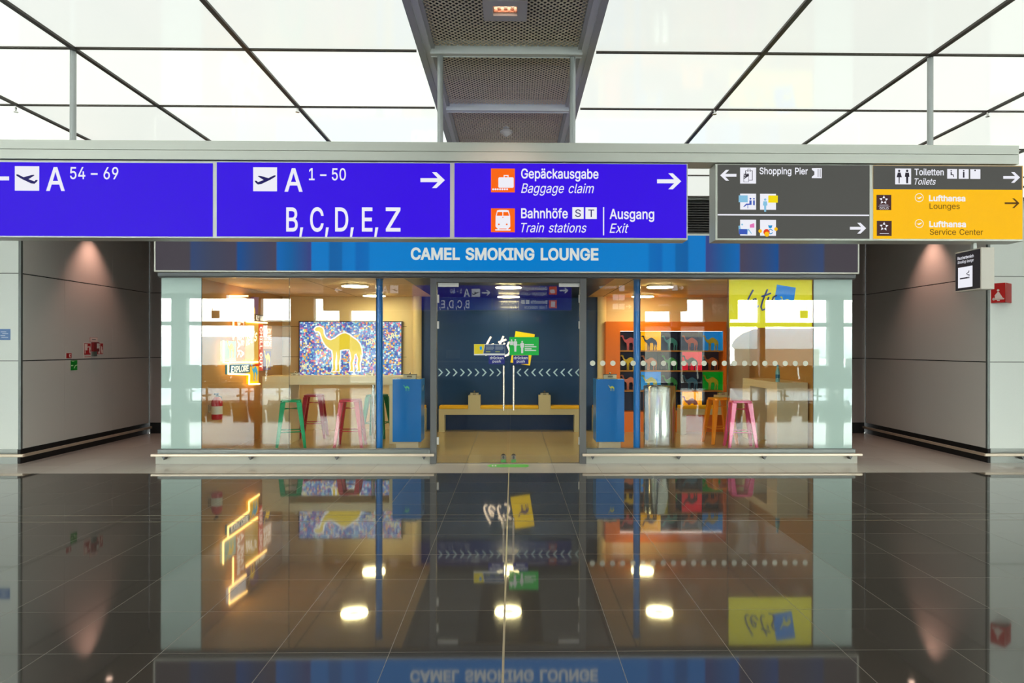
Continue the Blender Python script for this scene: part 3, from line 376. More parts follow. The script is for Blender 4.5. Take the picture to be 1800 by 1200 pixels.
ä 389 160,-9,137,-7,115,-3,94,5,76,15,60,29,48,45,38,63,32,84,30,108,32,128,36,146,43,161,53,174,64,184,78,193,92,200,108,206,125,211,143,214,161,217,178,220,234,227,247,229,257,231,265,235,271,240,274,246,276,255,276,257,275,272,272,285,267,297,260,307,251,315,240,322,227,327,212,330,196,331,178,330,163,327,149,322,137,316,127,309,118,301,110,292,104,283,100,274,41,291,51,313,64,331,79,346,95,358,114,368,133,375,153,380,173,383,194,384,208,384,223,382,239,379,255,375,271,369,286,360,300,350,312,336,322,320,330,301,335,278,337,251,337,0,277,0,277,52,272,52,267,43,260,34,252,25,242,16,229,8,215,1,199,-4,181,-7|170,45,192,47,211,51,228,59,242,68,254,80,263,93,270,108,274,122,276,138,276,190,272,187,267,184,259,182,251,180,241,178,231,176,200,171,175,168,161,166,147,163,134,159,122,153,112,147,103,139,97,130,93,118,92,105,93,93,96,82,102,72,109,64,119,57,130,52,142,48,156,46|261,443,251,444,241,448,233,455,226,463,222,472,221,483,222,494,226,503,233,512,241,518,251,522,261,523,272,522,281,518,290,512,296,503,300,494,301,483,300,472,296,463,290,455,281,448,272,444|117,443,107,444,97,448,89,455,82,463,78,472,77,483,78,494,82,503,89,512,97,518,107,522,117,523,128,522,138,518,146,512,152,503,156,494,158,483,156,472,152,463,146,455,138,448,128,444
ö 415 207,-8,174,-5,144,3,117,16,93,35,72,58,56,85,44,116,37,150,34,187,37,225,44,260,56,291,72,318,93,341,117,360,144,374,174,382,207,384,241,382,271,374,299,360,323,341,343,318,359,291,371,260,379,225,381,187,379,150,371,116,359,85,343,58,323,35,299,16,271,3,241,-5|207,46,231,49,252,55,270,66,285,80,298,97,307,117,314,139,318,163,319,187,318,212,314,236,307,258,298,278,285,296,270,310,252,321,231,328,207,330,184,328,163,321,145,310,130,296,118,278,108,258,102,236,98,212,96,187,98,163,102,139,108,117,118,97,130,80,145,66,163,55,184,49|279,443,269,444,259,448,251,455,244,463,240,472,239,483,240,494,244,503,251,512,259,518,269,522,279,523,290,522,299,518,308,512,314,503,318,494,320,483,318,472,314,463,308,455,299,448,290,444|136,443,125,444,115,448,107,455,100,463,96,472,95,483,96,494,100,503,107,512,115,518,125,522,136,523,146,522,156,518,164,512,171,503,175,494,176,483,175,472,171,463,164,455,156,448,146,444
ü 410 182,-5,158,-3,135,2,115,11,97,23,82,39,69,59,60,82,54,109,53,139,53,379,114,379,114,144,116,117,124,94,137,75,154,61,175,53,200,50,218,51,234,55,249,62,263,71,274,83,283,97,290,113,295,132,296,153,296,379,357,379,357,0,298,0,298,92,307,92,294,60,277,35,257,17,234,5,209,-3|277,443,266,444,257,448,248,455,242,463,238,472,236,483,238,494,242,503,248,512,257,518,266,522,277,523,287,522,297,518,305,512,312,503,316,494,317,483,316,472,312,463,305,455,297,448,287,444|133,443,123,444,113,448,104,455,98,463,94,472,93,483,94,494,98,503,104,512,113,518,123,522,133,523,144,522,153,518,162,512,168,503,172,494,173,483,172,472,168,463,162,455,153,448,144,444
– 350 350,244,350,188,0,188,0,244"""
GL = {}
for row in OUTLINES.split('\n'):
    ch_, adv_, loops_ = row.split(' ')
    GL[ch_] = (int(adv_)/1000, [[int(t)/1000 for t in l.split(',')] for l in loops_.split('|')])
TXT = {}
def fatter(l, d):
    """a closed outline moved outwards by d (inner loops run the other way and so shrink)"""
    if not d: return l
    P = []
    for i in range(0, len(l), 2):
        p = Vector((l[i], l[i+1]))
        if not P or (p-P[-1]).length > 4e-3: P.append(p)
    if (P[0]-P[-1]).length < 1e-4: P.pop()
    out = []; n = len(P)
    for i in range(n):
        a = (P[i]-P[i-1]).normalized(); b = (P[(i+1) % n]-P[i]).normalized()
        na, nb = Vector((-a.y, a.x)), Vector((-b.y, b.x)); m = na+nb
        m = m/max(.35, 1+na.dot(nb)) if m.length > 1e-3 else na
        out += [P[i].x+m.x*d, P[i].y+m.y*d]
    return out
def glyphs(s, bold=0.0, shear=0.0, spacing=1.0):
    k = (s, bold, shear, spacing)
    if k in TXT: return TXT[k]
    from mathutils.geometry import delaunay_2d_cdt
    v, f = [], []; x = 0.0
    for c in s:
        if c == ' ': x += .27; continue
        adv, loops = GL[c]
        pts, edges, polys = [], [], []
        for l in loops:
            l = fatter(l, bold); n = len(l)//2; b0 = len(pts)
            P = [Vector((l[2*i], l[2*i+1])) for i in range(n)]
            pts += P; edges += [(b0+i, b0+(i+1) % n) for i in range(n)]; polys.append(P)
        vv, ee, ff, _a, _b, _c = delaunay_2d_cdt(pts, edges, [], 1, 1e-5)
        def inside(p):
            w = 0
            for P in polys:
                for i in range(len(P)):
                    a, b = P[i-1], P[i]
                    if (a.y <= p.y) != (b.y <= p.y):
                        if a.x+(p.y-a.y)*(b.x-a.x)/(b.y-a.y) > p.x: w += 1 if b.y > a.y else -1
            return w != 0
        b0 = len(v); v += [(x+q.x+shear*q.y, q.y) for q in vv]
        for t in ff:
            if inside(sum((vv[i] for i in t), Vector((0, 0)))/len(t)): f.append(tuple(b0+i for i in t))
        x += adv*spacing
    used = sorted({i for t in f for i in t}); ix = {j: i for i, j in enumerate(used)}
    v = [v[j] for j in used]; f = [tuple(ix[i] for i in t) for t in f]
    TXT[k] = (v, f); return TXT[k]
CAP = max(p[1] for p in glyphs('H')[0])
def write(mb, s, o, right, up, width, cap, bold=0.0, shear=0.0, mi=0, spacing=1.0, by_height=False):
    """text with its left baseline end at o, fitted to a width and a capital height"""
    v, f = glyphs(s, bold, shear, spacing)
    x0 = min(p[0] for p in v); x1 = max(p[0] for p in v)
    ch = CAP+bold
    if by_height: ch = max(p[1] for p in v)-min(p[1] for p in v)
    sx = width/(x1-x0) if width else cap/ch; sy = cap/ch
    y0 = min(p[1] for p in v) if by_height else 0
    o, right, up = Vector(o), Vector(right), Vector(up); n = len(mb.v)
    mb.v += [tuple(o+right*((x-x0)*sx)+up*((y-y0)*sy)) for x, y in v]
    mb.f += [tuple(n+i for i in q) for q in f]; mb.m += [mi]*len(f)
    return mb
RX, UZ = Vector((1, 0, 0)), Vector((0, 0, 1))
def put(mb, s, u0, u1, vb, vt, Y, bold=0.0, shear=0.0, mi=0):
    """front text between photo columns u0, u1; baseline row vb, capital top row vt, on the plane Y"""
    a, b = at(u0, vb, Y), at(u1, vb, Y); um = (u0+u1)/2
    c, d = at(um, vb, Y), at(um, vt, Y)
    return write(mb, s, (a.x, Y, c.z), RX, UZ, b.x-a.x, d.z-c.z, bold, shear, mi)
def rect(mb, u0, v0, u1, v1, Y, mi=0):
    um, vm = (u0+u1)/2, (v0+v1)/2
    xa, xb, za, zb = at(u0, vm, Y).x, at(u1, vm, Y).x, at(um, v1, Y).z, at(um, v0, Y).z
    return mb.quad((xa, Y, za), (xb, Y, za), (xb, Y, zb), (xa, Y, zb), mi)
def pl(mb, pts, Y, mi=0):
    return mb.poly([at(u, v, Y) for u, v in pts], mi)
def disc(mb, u, v, r, Y, mi=0, n=20):
    return pl(mb, [(u+r*math.cos(2*PI*k/n), v+r*math.sin(2*PI*k/n)) for k in range(n)], Y, mi)
def arrow(mb, u0, u1, v, h, t, Y, mi=0, left=False):
    """shaft with a two-stroke head; h half height, t thickness"""
    s = -1 if left else 1
    tip = u0 if left else u1; tail = u1 if left else u0
    q = t*.72
    pl(mb, [(tail, v-t/2), (tip-s*t*.9, v-t/2), (tip-s*t*.9, v+t/2), (tail, v+t/2)], Y, mi)
    w = h*1.05
    pl(mb, [(tip, v), (tip-s*w, v-h), (tip-s*(w+t*1.15), v-h), (tip-s*t*1.3, v)], Y, mi)
    pl(mb, [(tip, v), (tip-s*t*1.3, v), (tip-s*(w+t*1.15), v+h), (tip-s*w, v+h)], Y, mi)
    return mb

# ================================================================== materials of the place
DARK = tile_mat('dark_granite', (74, 70, 64), .6, .6, 0.0, 3.824, (104, 94, 76), .0016, .042, ior=2.4, vary=.16, speck=.32)
PALE = tile_mat('pale_stone', (206, 197, 187), .6, .6, 0.0, 9.27, (112, 102, 92), .003, .16, ior=1.5, vary=.05, speck=.14)
TAN = tile_mat('tan_tile', (180, 160, 122), 1.2, 1.2, .6, 10.6, (70, 58, 40), .004, .18, ior=1.5, vary=.04, speck=.05)
ALU = mat('painted_aluminium', (196, 197, 187), .35, 0.2)
ALU2 = mat('grey_aluminium', (150, 151, 150), .35, .5)
STEEL = mat('brushed_steel', (200, 198, 190), .22, 1.0)
CHROME = mat('chrome', (220, 220, 215), .08, 1.0)
DGREY = mat('dark_grey_frame', (92, 92, 92), .4, .3)
BLACK = mat('black_recess', (9, 8, 8), .6)
PANELG = mat('grey_wall_panel', (208, 203, 195), .42, .05, noise=.03, nscale=90)
PANELW = mat('pale_wall_panel', (234, 238, 230), .35, 0, noise=.02, nscale=60)
BRASS = mat('pale_metal_strip', (178, 166, 138), .4, .5)
RAILM = mat('rail_metal', (228, 210, 188), .3, .35)
GLASS = glass_mat('clear_glass', (.965, .985, .972, 1), .030)
FROST = mat('frosted_green_glass', (182, 208, 196), .35, 0, coat=1.0, noise=.02, nscale=300)
FROST.node_tree.nodes['Principled BSDF'].inputs['Coat IOR'].default_value = 1.75
FROST.node_tree.nodes['Principled BSDF'].inputs['Coat Roughness'].default_value = 0.0
CREAM = mat('cream_wall', (224, 206, 164), .55)
OCHRE = mat('ochre_wall', (190, 146, 84), .5)
NAVY = mat('navy_wall', (8, 54, 104), .35, coat=.3)
BLUE = mat('blue_lacquer', (0, 122, 214), .3, coat=.3)
CONC = mat('beige_corian', (196, 186, 152), .45, noise=.03, nscale=120)
YEL = mat('yellow_cushion', (236, 180, 0), .5)
WHITE = mat('white_plastic', (236, 234, 226), .45)
CREAMW = mat('cream_table', (226, 216, 186), .4)

# ================================================================== floor
YE = 9.27
struct('floor', MB().box(-18, 18, -10.6, YE, -.2, 0), DARK)
struct('floor_walkway', MB().box(-18, 18, YE, 10.08, -.2, 0).box(-6.9, -4.8, 10.08, 13.6, -.2, 0).box(4.8, 6.9, 10.08, 13.6, -.2, 0), PALE)
struct('floor_lounge', MB().box(-4.8, 4.8, 10.08, 14.2, -.2, 0), TAN)
struct('trim_1', MB().box(-.006, .006, -10, 10.02, -.01, .0012), BRASS)
struct('trim_2', MB().box(-18, 18, 6.70, 6.705, -.01, .001).box(-18, 18, 6.955, 6.959, -.01, .001), mat('joint_strip', (126, 116, 94), .35, .3))
struct('trim_3', MB().box(-1.02, 1.02, 10.03, 10.08, -.01, .004), STEEL)

# ================================================================== ceiling
ZC = 3.686
ROWY = [5.069+1.2*k for k in range(-6, 5)]
struct('ceiling', MB().box(-18, 18, -10.6, 14.6, 3.86, 4.1), mat('ceiling_soffit', (190, 188, 182), .7))
struct('ceiling_alcove', MB().box(-6.9, -4.8, 9.98, 13.7, ZC, 3.86).box(4.8, 6.9, 9.98, 13.7, ZC, 3.86).box(-18, -6.7, 9.9, 10.2, ZC, 3.86).box(6.7, 18, 9.9, 10.2, ZC, 3.86), mat('alcove_soffit', (150, 146, 140), .7))
XL = [.605+1.2*k for k in range(7)]
g = MB()
for y in ROWY:
    for s in (-1, 1):
        a, b = sorted((s*.63, s*XL[-1])); g.box(a, b, y-.011, y+.011, ZC-.012, ZC+.06)
for x in XL[1:]:
    for s in (-1, 1): g.box(s*x-.017, s*x+.017, ROWY[0], ROWY[-1], ZC-.016, ZC+.06)
struct('ceiling_grid', g, mat('dark_ceiling_bar', (66, 60, 52), .4, .4))
LUM = mat('backlit_frosted_panel', (228, 232, 224), .06, emit=CEIL_L, ecol=(250, 255, 246), spec=.6)
nt = LUM.node_tree; oi = nt.nodes.new('ShaderNodeObjectInfo'); mm = nt.nodes.new('ShaderNodeMath'); mm.operation = 'MULTIPLY_ADD'
mm.inputs[1].default_value = .22*CEIL_L; mm.inputs[2].default_value = .9*CEIL_L
nt.links.new(oi.outputs['Random'], mm.inputs[0]); nt.links.new(mm.outputs[0], nt.nodes['Principled BSDF'].inputs['Emission Strength'])
LUM.node_tree.nodes['Principled BSDF'].inputs['Base Color'].default_value = (.25, .26, .25, 1)
proto = None
for j, y in enumerate(ROWY[:-1]):
    for s in (-1, 1):
        for i in range(6):
            if s > 0: xa, xb = XL[i], XL[i+1]
            else: xa, xb = -XL[i+1], -XL[i]
            if proto is None:
                proto = obj('luminous_ceiling_panel', MB().box(-.583, .583, -.589, .589, 0, .02), LUM); proto.location = ((xa+xb)/2, y+.6, ZC)
                tag(proto, 'square backlit frosted white panel set in the ceiling grid', 'ceiling light', 'luminous panels of the ceiling')
            else:
                o = proto.copy(); o.location = ((xa+xb)/2, y+.6, ZC); C.objects.link(o)
# the mesh strip along the middle
struct('ceiling_plenum', MB().box(-.6, .6, ROWY[0], ROWY[-1], ZC+.16, ZC+.165), mat('plenum', (22, 18, 16), .8))
f = MB(); f2 = MB()
for s in (-1, 1):
    a, b = sorted((s*.565, s*.61)); f.box(a, b, ROWY[0], ROWY[-1], ZC-.035, ZC+.15)
    a, b = sorted((s*.525, s*.565)); f2.box(a, b, ROWY[0], ROWY[-1], ZC-.015, ZC+.15)
    a, b = sorted((s*.50, s*.525)); f.box(a, b, ROWY[0], ROWY[-1], ZC+.0, ZC+.15)
struct('ceiling_channel', f, mat('channel_grey', (176, 176, 172), .5, 0))
struct('ceiling_channel_lip', f2, mat('channel_grey_light', (216, 217, 214), .5, 0))
c = MB()
for y in ROWY: c.box(-.53, .53, y-.028, y+.028, ZC-.03, ZC+.06).box(-.53, .53, y-.034, y-.028, ZC-.036, ZC-.01).box(-.53, .53, y+.028, y+.034, ZC-.036, ZC-.01)
struct('ceiling_crossbar', c, mat('crossbar_grey', (226, 228, 224), .5, 0))
WIRE = mat('expanded_metal', (250, 234, 208), .5, 0)
m = MB(); hw, hd = .5, .57; px, py = .040, .046
n = 0
def wire(a, b):
    a, b = Vector((a[0], a[1], 0)), Vector((b[0], b[1], 0)); t = (b-a).normalized(); q = Vector((-t.y, t.x, 0))*.0021
    k = len(m.v)
    for z in (.0, .006): m.v.extend([tuple(a+q+Vector((0, 0, z))), tuple(a-q+Vector((0, 0, z))), tuple(b-q+Vector((0, 0, z))), tuple(b+q+Vector((0, 0, z)))])
    for fc in ((0, 1, 2, 3), (4, 7, 6, 5), (0, 4, 5, 1), (2, 6, 7, 3), (1, 5, 6, 2), (3, 7, 4, 0)):
        m.f.append(tuple(k+i for i in fc)); m.m.append(0)
sl = py/px
for sgn in (1, -1):
    k = -60
    while k < 90:
        c0 = -hw+k*px; k += 1          # x = c0 + sgn*(y+hd)/sl, clipped to the panel
        ya, yb = -hd, hd
        xa, xb = c0, c0+sgn*(yb-ya)/sl
        pts = []
        t0, t1 = 0.0, 1.0; dx = xb-xa
        for lo, hi in ((-hw-xa, hw-xa),):
            a_, b_ = sorted((lo/dx, hi/dx)); t0, t1 = max(t0, a_), min(t1, b_)
        if t1-t0 > .005: wire((xa+dx*t0, ya+(yb-ya)*t0), (xa+dx*t1, ya+(yb-ya)*t1))
mp = None
for j in range(3, len(ROWY)-1):
    lab = 'dark expanded metal mesh panel in the grey ceiling channel'
    if mp is None:
        mp = obj('ceiling_mesh_panel', m, WIRE, loc=(0, 0, 0)); mp.location = (0, ROWY[j]+.6, ZC+.02)
        tag(mp, lab, 'mesh panel', 'mesh panels of the ceiling channel')
    else:
        o = mp.copy(); o.location = (0, ROWY[j]+.6, ZC+.02); C.objects.link(o)
# square downlight in the mesh
p = atZ(888, 14, ZC); y0 = p.y; x0 = p.x
d = thing('square_downlight', 'square recessed downlight shining in the nearest metal mesh panel', 'downlight', (x0, y0, ZC-.02))
w = .135
b = MB(); b.box(x0-w, x0+w, y0-w, y0-.062, ZC-.02, ZC+.02).box(x0-w, x0+w, y0+.062, y0+w, ZC-.02, ZC+.02).box(x0-w, x0-.075, y0-.062, y0+.062, ZC-.02, ZC+.02).box(x0+.075, x0+w, y0-.062, y0+.062, ZC-.02, ZC+.02)
obj('frame', b, mat('downlight_frame', (188, 184, 178), .4), d)
obj('reflector', MB().box(x0-.075, x0-.07, y0-.062, y0+.062, ZC, ZC+.09).box(x0+.07, x0+.075, y0-.062, y0+.062, ZC, ZC+.09).box(x0-.07, x0+.07, y0-.062, y0-.057, ZC, ZC+.09).box(x0-.07, x0+.07, y0+.057, y0+.062, ZC, ZC+.09), mat('reflector', (190, 150, 130), .25, .8), d)
obj('lamp', MB().box(x0-.07, x0+.07, y0-.057, y0+.057, ZC+.075, ZC+.09), mat('lamp_glow', (255, 235, 220), .5, emit=6), d)
def spot(name, loc, aim, watts, size, blend, rgb, parent=None):
    l = bpy.data.lights.new(name, 'SPOT'); l.energy = watts; l.spot_size = size; l.spot_blend = blend; l.color = lin(rgb)[:3]; l.shadow_soft_size = .02
    o = bpy.data.objects.new(name, l); C.objects.link(o); o.parent = parent
    o.location = Vector(loc)-(parent.location if parent else Vector((0, 0, 0)))
    o.rotation_euler = (Vector(aim)-Vector(loc)).to_track_quat('-Z', 'Y').to_euler()
    return o
spot('lamp_light', (x0, y0, ZC-.03), (x0, y0+.35, 0), 45, 1.5, .6, (255, 205, 185), d)
# smoke detector under the third mesh panel
p = atZ(890, 226, ZC+.01); x0, y0 = p.x, p.y
d = thing('smoke_detector', 'white smoke detector on the mesh panel above the sign beam', 'smoke detector', (x0, y0, ZC+.02))
obj('base', MB().cyl((x0, y0), .03, ZC+.0, ZC+.03), WHITE, d, smooth=True)
obj('head', MB().lathe((x0, y0), [(.012, ZC-.065), (.02, ZC-.058), (.058, ZC-.03), (.06, ZC-.012), (.035, ZC)], 24), mat('detector_white', (214, 208, 196), .4), d, smooth=True)
for u, v, lab in ((28, 190, 'small sprinkler at the ceiling bar crossing beside the outer post over the plain violet panel'), (523, 190, 'small sprinkler at the ceiling bar crossing over the A 1 to 50 panel'),
                  (1256, 194, 'small sprinkler at the ceiling bar crossing over the gap between the sign boxes'), (1736, 198, 'small sprinkler at the ceiling bar crossing over the yellow lounge panel')):
    p = atZ(u, v-1, ZC-.015)
    d = thing('sprinkler', lab, 'sprinkler', (p.x, p.y, ZC-.016), 'sprinklers of the ceiling')
    obj('pipe', MB().cyl((p.x, p.y), .008, ZC-.04, ZC-.014, 10), CHROME, d, smooth=True)
    obj('deflector', MB().cyl((p.x, p.y), .018, ZC-.056, ZC-.05, 12).cyl((p.x, p.y), .005, ZC-.052, ZC-.038, 8), CHROME, d)

# ================================================================== hanging signs
YS = 5.06; YB = 5.22
zt = at(600, 284, YS).z; zb = at(600, 419.5, YS).z; zbeam = at(600, 249.5, YS).z; zmid = at(600, 265.5, YS).z
xl = -3.84; xr = at(1209, 350, YS).x; dxl = at(1257.5, 360, YS).x; dxr = at(1798.5, 360, YS).x
d = thing('sign_gantry', 'long pale grey beam on four posts carrying the direction signs', 'sign beam', (0, 5.08, zt+.002))
bx = at(1791, 270, YS-.01).x
obj('beam', MB().box(xl, bx, YS-.012, YB+.012, zt+.006, zmid-.003).box(xl, bx, YS-.004, YB+.004, zmid-.003, zmid).box(xl, bx, YS-.012, YB+.012, zmid, zbeam), ALU, d, bevel=.003)
POSTM = mat('post_grey', (170, 174, 172), .35, .35)
for u, v in ((128.5, 170), (774, 170), (1006.5, 170), (1635, 170)):
    x = at(u, v, 5.10).x
    q = MB().cyl((x, 5.10), .0205, zbeam-.001, ZC+.03, 20)
    obj('post', q, POSTM, d, smooth=True)

VIO = (54, 0, 232)
VIOLET = glow('violet_sign_film', VIO, .95)
WF = glow('white_sign_film', (246, 246, 255), .92)
ORF = glow('orange_sign_film', (255, 104, 0), .95)
DKF = glow('grey_sign_film', (84, 84, 80), .9)
YLF = glow('amber_sign_film', (255, 192, 0), .98)
BRF = glow('brown_sign_film', (92, 56, 6), .9)
INK = glow('dark_blue_ink', (34, 26, 110), .7)
KINK = glow('dark_ink', (52, 46, 60), .7)
LBF = glow('light_blue_film', (140, 200, 232), .9); BLF = glow('mid_blue_film', (60, 90, 190), .9); PKF = glow('pink_film', (236, 120, 190), .9)
YYF = glow('yellow_film', (250, 224, 0), .95); CYF = glow('cyan_film', (24, 150, 214), .9); RDF = glow('red_film', (236, 60, 20), .9); MAF = glow('maroon_film', (74, 44, 44), .9)

def panel(parent, u0, v0, u1, v1, film, name='panel'):
    um, vm = (u0+u1)/2, (v0+v1)/2
    xa, xb = at(u0, vm, YS).x, at(u1, vm, YS).x
    return obj(name, MB().box(xa, xb, YS-.005, YS+.004, at(um, v1, YS).z, at(um, v0, YS).z), film, parent)
YT = YS-.007; YI = YS-.0085
def plane_icon(mb, u, v, s, mi, flip=False, Y=None):
    """departing aircraft in a square whose upper corner is u, v and side s"""
    P = [(.06, .56), (.14, .56), (.20, .62), (.44, .53), (.20, .38), (.22, .35), (.32, .36), (.64, .45), (.86, .34), (.94, .33), (.93, .39), (.70, .53), (.34, .70), (.20, .72), (.10, .64)]
    pl(mb, [(u+s*((1-a) if flip else a), v+s*b) for a, b in P], Y or YI, mi)

blue = thing('direction_sign', 'long violet backlit direction sign with three panels for gates, baggage and exit', 'sign', ((xl+xr)/2, 5.08, zb))
obj('housing', MB().box(xl, xr, YS, YB, zb, zt), ALU, blue, bevel=.003)
pa = panel(blue, -64, 286, 374, 415, VIOLET)
q = MB(); q.flat = True
arrow(q, -26, 16, 313.5, 14, 7, YT, left=True)
rect(q, 26, 292, 69, 335, YT)
pieces('pictogram', q, [WF], pa); q = MB(); plane_icon(q, 26, 292, 43, 0, flip=True); obj('aircraft_pictogram', q, [INK], pa)
q = MB(); put(q, 'A', 81, 114, 334.5, 293.5, YT, .012); put(q, '54 – 69', 123, 208, 314.5, 293.5, YT, .008)
pieces('lettering', q, [WF], pa)
pb = panel(blue, 381.5, 286.5, 791, 416, VIOLET)
q = MB(); rect(q, 445, 294, 487, 336, YT); arrow(q, 739, 782, 316.5, 14, 7, YT); pieces('pictogram', q, [WF], pb)
q = MB(); plane_icon(q, 445, 294, 42, 0); obj('aircraft_pictogram', q, [INK], pb)
q = MB(); put(q, 'A', 500, 532, 336, 295.5, YT, .012); put(q, '1 – 50', 543, 608, 316.5, 295.5, YT, .008)
for s, a, b in (('B,', 503, 533), ('C,', 545, 578), ('D,', 589, 622), ('E,', 636, 665), ('Z', 678, 704)):
    put(q, s, a, b, 406, 364.5, YT, .012)
pieces('lettering', q, [WF], pb)
pc = panel(blue, 799, 288, 1206.5, 417.5, VIOLET)
q = MB(); rect(q, 863, 296, 905, 338, YT); rect(q, 863, 366, 905, 408, YT); pieces('orange_square', q, [ORF], pc)
q = MB()
def rrect(mb, u0, v0, u1, v1, r, Y, mi=0):
    pts = []
    for cx_, cy_, a0 in ((u1-r, v0+r, -90), (u1-r, v1-r, 0), (u0+r, v1-r, 90), (u0+r, v0+r, 180)):
        for k in range(5): a = math.radians(a0+k*22.5); pts.append((cx_+r*math.cos(a), cy_+r*math.sin(a)))
    return pl(mb, pts, Y, mi)
rrect(q, 876, 311.5, 903, 330, 2.2, YI)
for a in ((885.3, 307.6, 894, 309.2), (885.3, 309, 887, 312), (892.3, 309, 894, 312)): rect(q, *a, YI)
for k in range(7): disc(q, 866.8+4.1*k, 332.6, 1.7, YI, n=10)
pl(q, [(874, 369.5), (878, 368.8), (890, 368.8), (894, 369.5), (896.8, 380), (897, 398), (894, 401.5), (874, 401.5), (871, 398), (871.2, 380)], YI)
rect(q, 870.6, 402.8, 897.4, 405, YI); rect(q, 875, 401, 877.5, 403, YI); rect(q, 890.5, 401, 893, 403, YI)
pieces('pictogram', q, [WF], pc)
q = MB(); YJ = YI-.0015
pl(q, [(874.6, 372.4), (883.2, 372.4), (883.2, 379), (873, 379)], YJ); pl(q, [(884.6, 372.4), (893, 372.4), (894.8, 379), (884.6, 379)], YJ)
for u, v, r in ((876.8, 394.2, 1.5), (890.8, 394.2, 1.5), (884, 381.8, 1)): disc(q, u, v, r, YJ, n=12)
pieces('train_window_pictogram', q, [ORF], pc)
q = MB(); arrow(q, 1155, 1197.5, 318.5, 14, 7, YT); rect(q, 1006, 364.2, 1026, 384.5, YT); rect(q, 1029, 364.4, 1049, 384.7, YT); rect(q, 1060, 364, 1062, 413.5, YT)
pieces('arrow', q, [WF], pc)
q = MB(); put(q, 'S', 1011, 1021, 381, 368, YI, .004); put(q, 'T', 1034, 1044.5, 381.2, 368.2, YI, .004); pieces('station_letter', q, [INK], pc)
q = MB()
put(q, 'Gepäckausgabe', 916, 1052, 313.5, 296.5, YT, .014); put(q, 'Baggage claim', 916, 1044, 339, 322.5, YT, .002, .28)
put(q, 'Bahnhöfe', 916, 998, 383.2, 366, YT, .014); put(q, 'Train stations', 916, 1031, 408.2, 392, YT, .002, .28)
put(q, 'Ausgang', 1071.5, 1150, 384.5, 367.2, YT, .014); put(q, 'Exit', 1071.5, 1105, 409, 392.8, YT, .002, .28)
pieces('lettering', q, [WF], pc)
# the far face of the signs, seen mirrored in the lounge glass
VIOR = glow('violet_rear_film', VIO, 1.3); WFR = glow('white_rear_film', (240, 244, 255), 3.2); ORR = glow('orange_rear_film', (255, 90, 20), 3.0)
YR = YB+.006; YV = 2*10.055-YR
def rear(mb, lift=0.0):  # drawn on the mirror image's plane, then brought to the real face
    mb.v = [(x, YR+.003+lift, z-.018) for x, y, z in mb.v]; return mb
def putr(mb, s, u0, u1, vb, vt, bold=0.0, shear=0.0, mi=0):
    a, b = at(u0, vb, YV), at(u1, vb, YV); um = (u0+u1)/2; c, d_ = at(um, vb, YV), at(um, vt, YV)
    return write(mb, s, (b.x, YV, c.z), -RX, UZ, b.x-a.x, d_.z-c.z, bold, shear, mi)
def rpanel(parent, xa, xb, za, zb_, film):
    return obj('rear_panel', MB().box(xa, xb, YB-.004, YR, za, zb_), film, parent)
e = .016
xs = [xl, at(378, 350, YS).x, at(795, 350, YS).x, xr]
ra = rpanel(blue, xs[0]+e, xs[1]-e/2, zb+e, zt-e, glow('dim_violet_film', (66, 52, 110), .5)); rb = rpanel(blue, xs[1]+e/2, xs[2]-e/2, zb+e, zt-e, VIOR); rc = rpanel(blue, xs[2]+e/2, xs[3]-e, zb+e, zt-e, VIOR)
q = MB(); rect(q, 686, 500, 700, 513.5, YV); arrow(q, 588, 602, 508, 4.5, 2.3, YV, left=True); putr(q, 'A', 672, 682, 513.5, 500.5, .012); putr(q, '54 – 69', 636, 668, 507.5, 500.5, .008); pieces('lettering', rear(q), [WFR], ra)
q = MB(); rect(q, 829, 506, 844, 520, YV); arrow(q, 847, 862, 513, 4.8, 2.4, YV); putr(q, 'A', 815, 826, 519.5, 506, .012); putr(q, '1 – 50', 792, 812, 513.5, 506, .008)
for s, a, b in (('B,', 815, 825), ('C,', 801, 812), ('D,', 786, 797), ('E,', 772, 782), ('Z', 757, 767)): putr(q, s, a, b, 539.5, 526, .012)
pieces('lettering', rear(q), [WFR], rb)
q = MB(); plane_icon(q, 829, 506, 14.5, 0, False, YV); obj('aircraft_pictogram', rear(q, .0015), [INK], rb)
q = MB(); plane_icon(q, 686, 500, 14, 0, True, YV); obj('aircraft_pictogram', rear(q, .0015), [INK], ra)
q = MB(); rect(q, 965, 502, 979, 516, YV); rect(q, 965, 526, 979, 540, YV); pieces('orange_square', rear(q), [ORR], rc)
q = MB(); arrow(q, 984, 999, 509, 4.8, 2.4, YV); rect(q, 967, 507, 975.5, 513.5, YV-.02); rect(q, 968.5, 528, 976, 538, YV-.02)
putr(q, 'Gepäckausgabe', 914, 962, 508, 502, .014); putr(q, 'Baggage claim', 916, 962, 517, 511, 0, .28); putr(q, 'Bahnhöfe', 933, 962, 532, 526, .014); putr(q, 'Train stations', 922, 962, 541, 535, 0, .28)
rect(q, 916, 525.5, 922.5, 532.5, YV); rect(q, 924, 525.5, 930.5, 532.5, YV); rect(q, 911, 526, 911.8, 543, YV); putr(q, 'Ausgang', 881, 908, 532, 526, .014); putr(q, 'Exit', 896, 908, 541, 535, 0, .28)
pieces('lettering', rear(q), [WFR], rc)

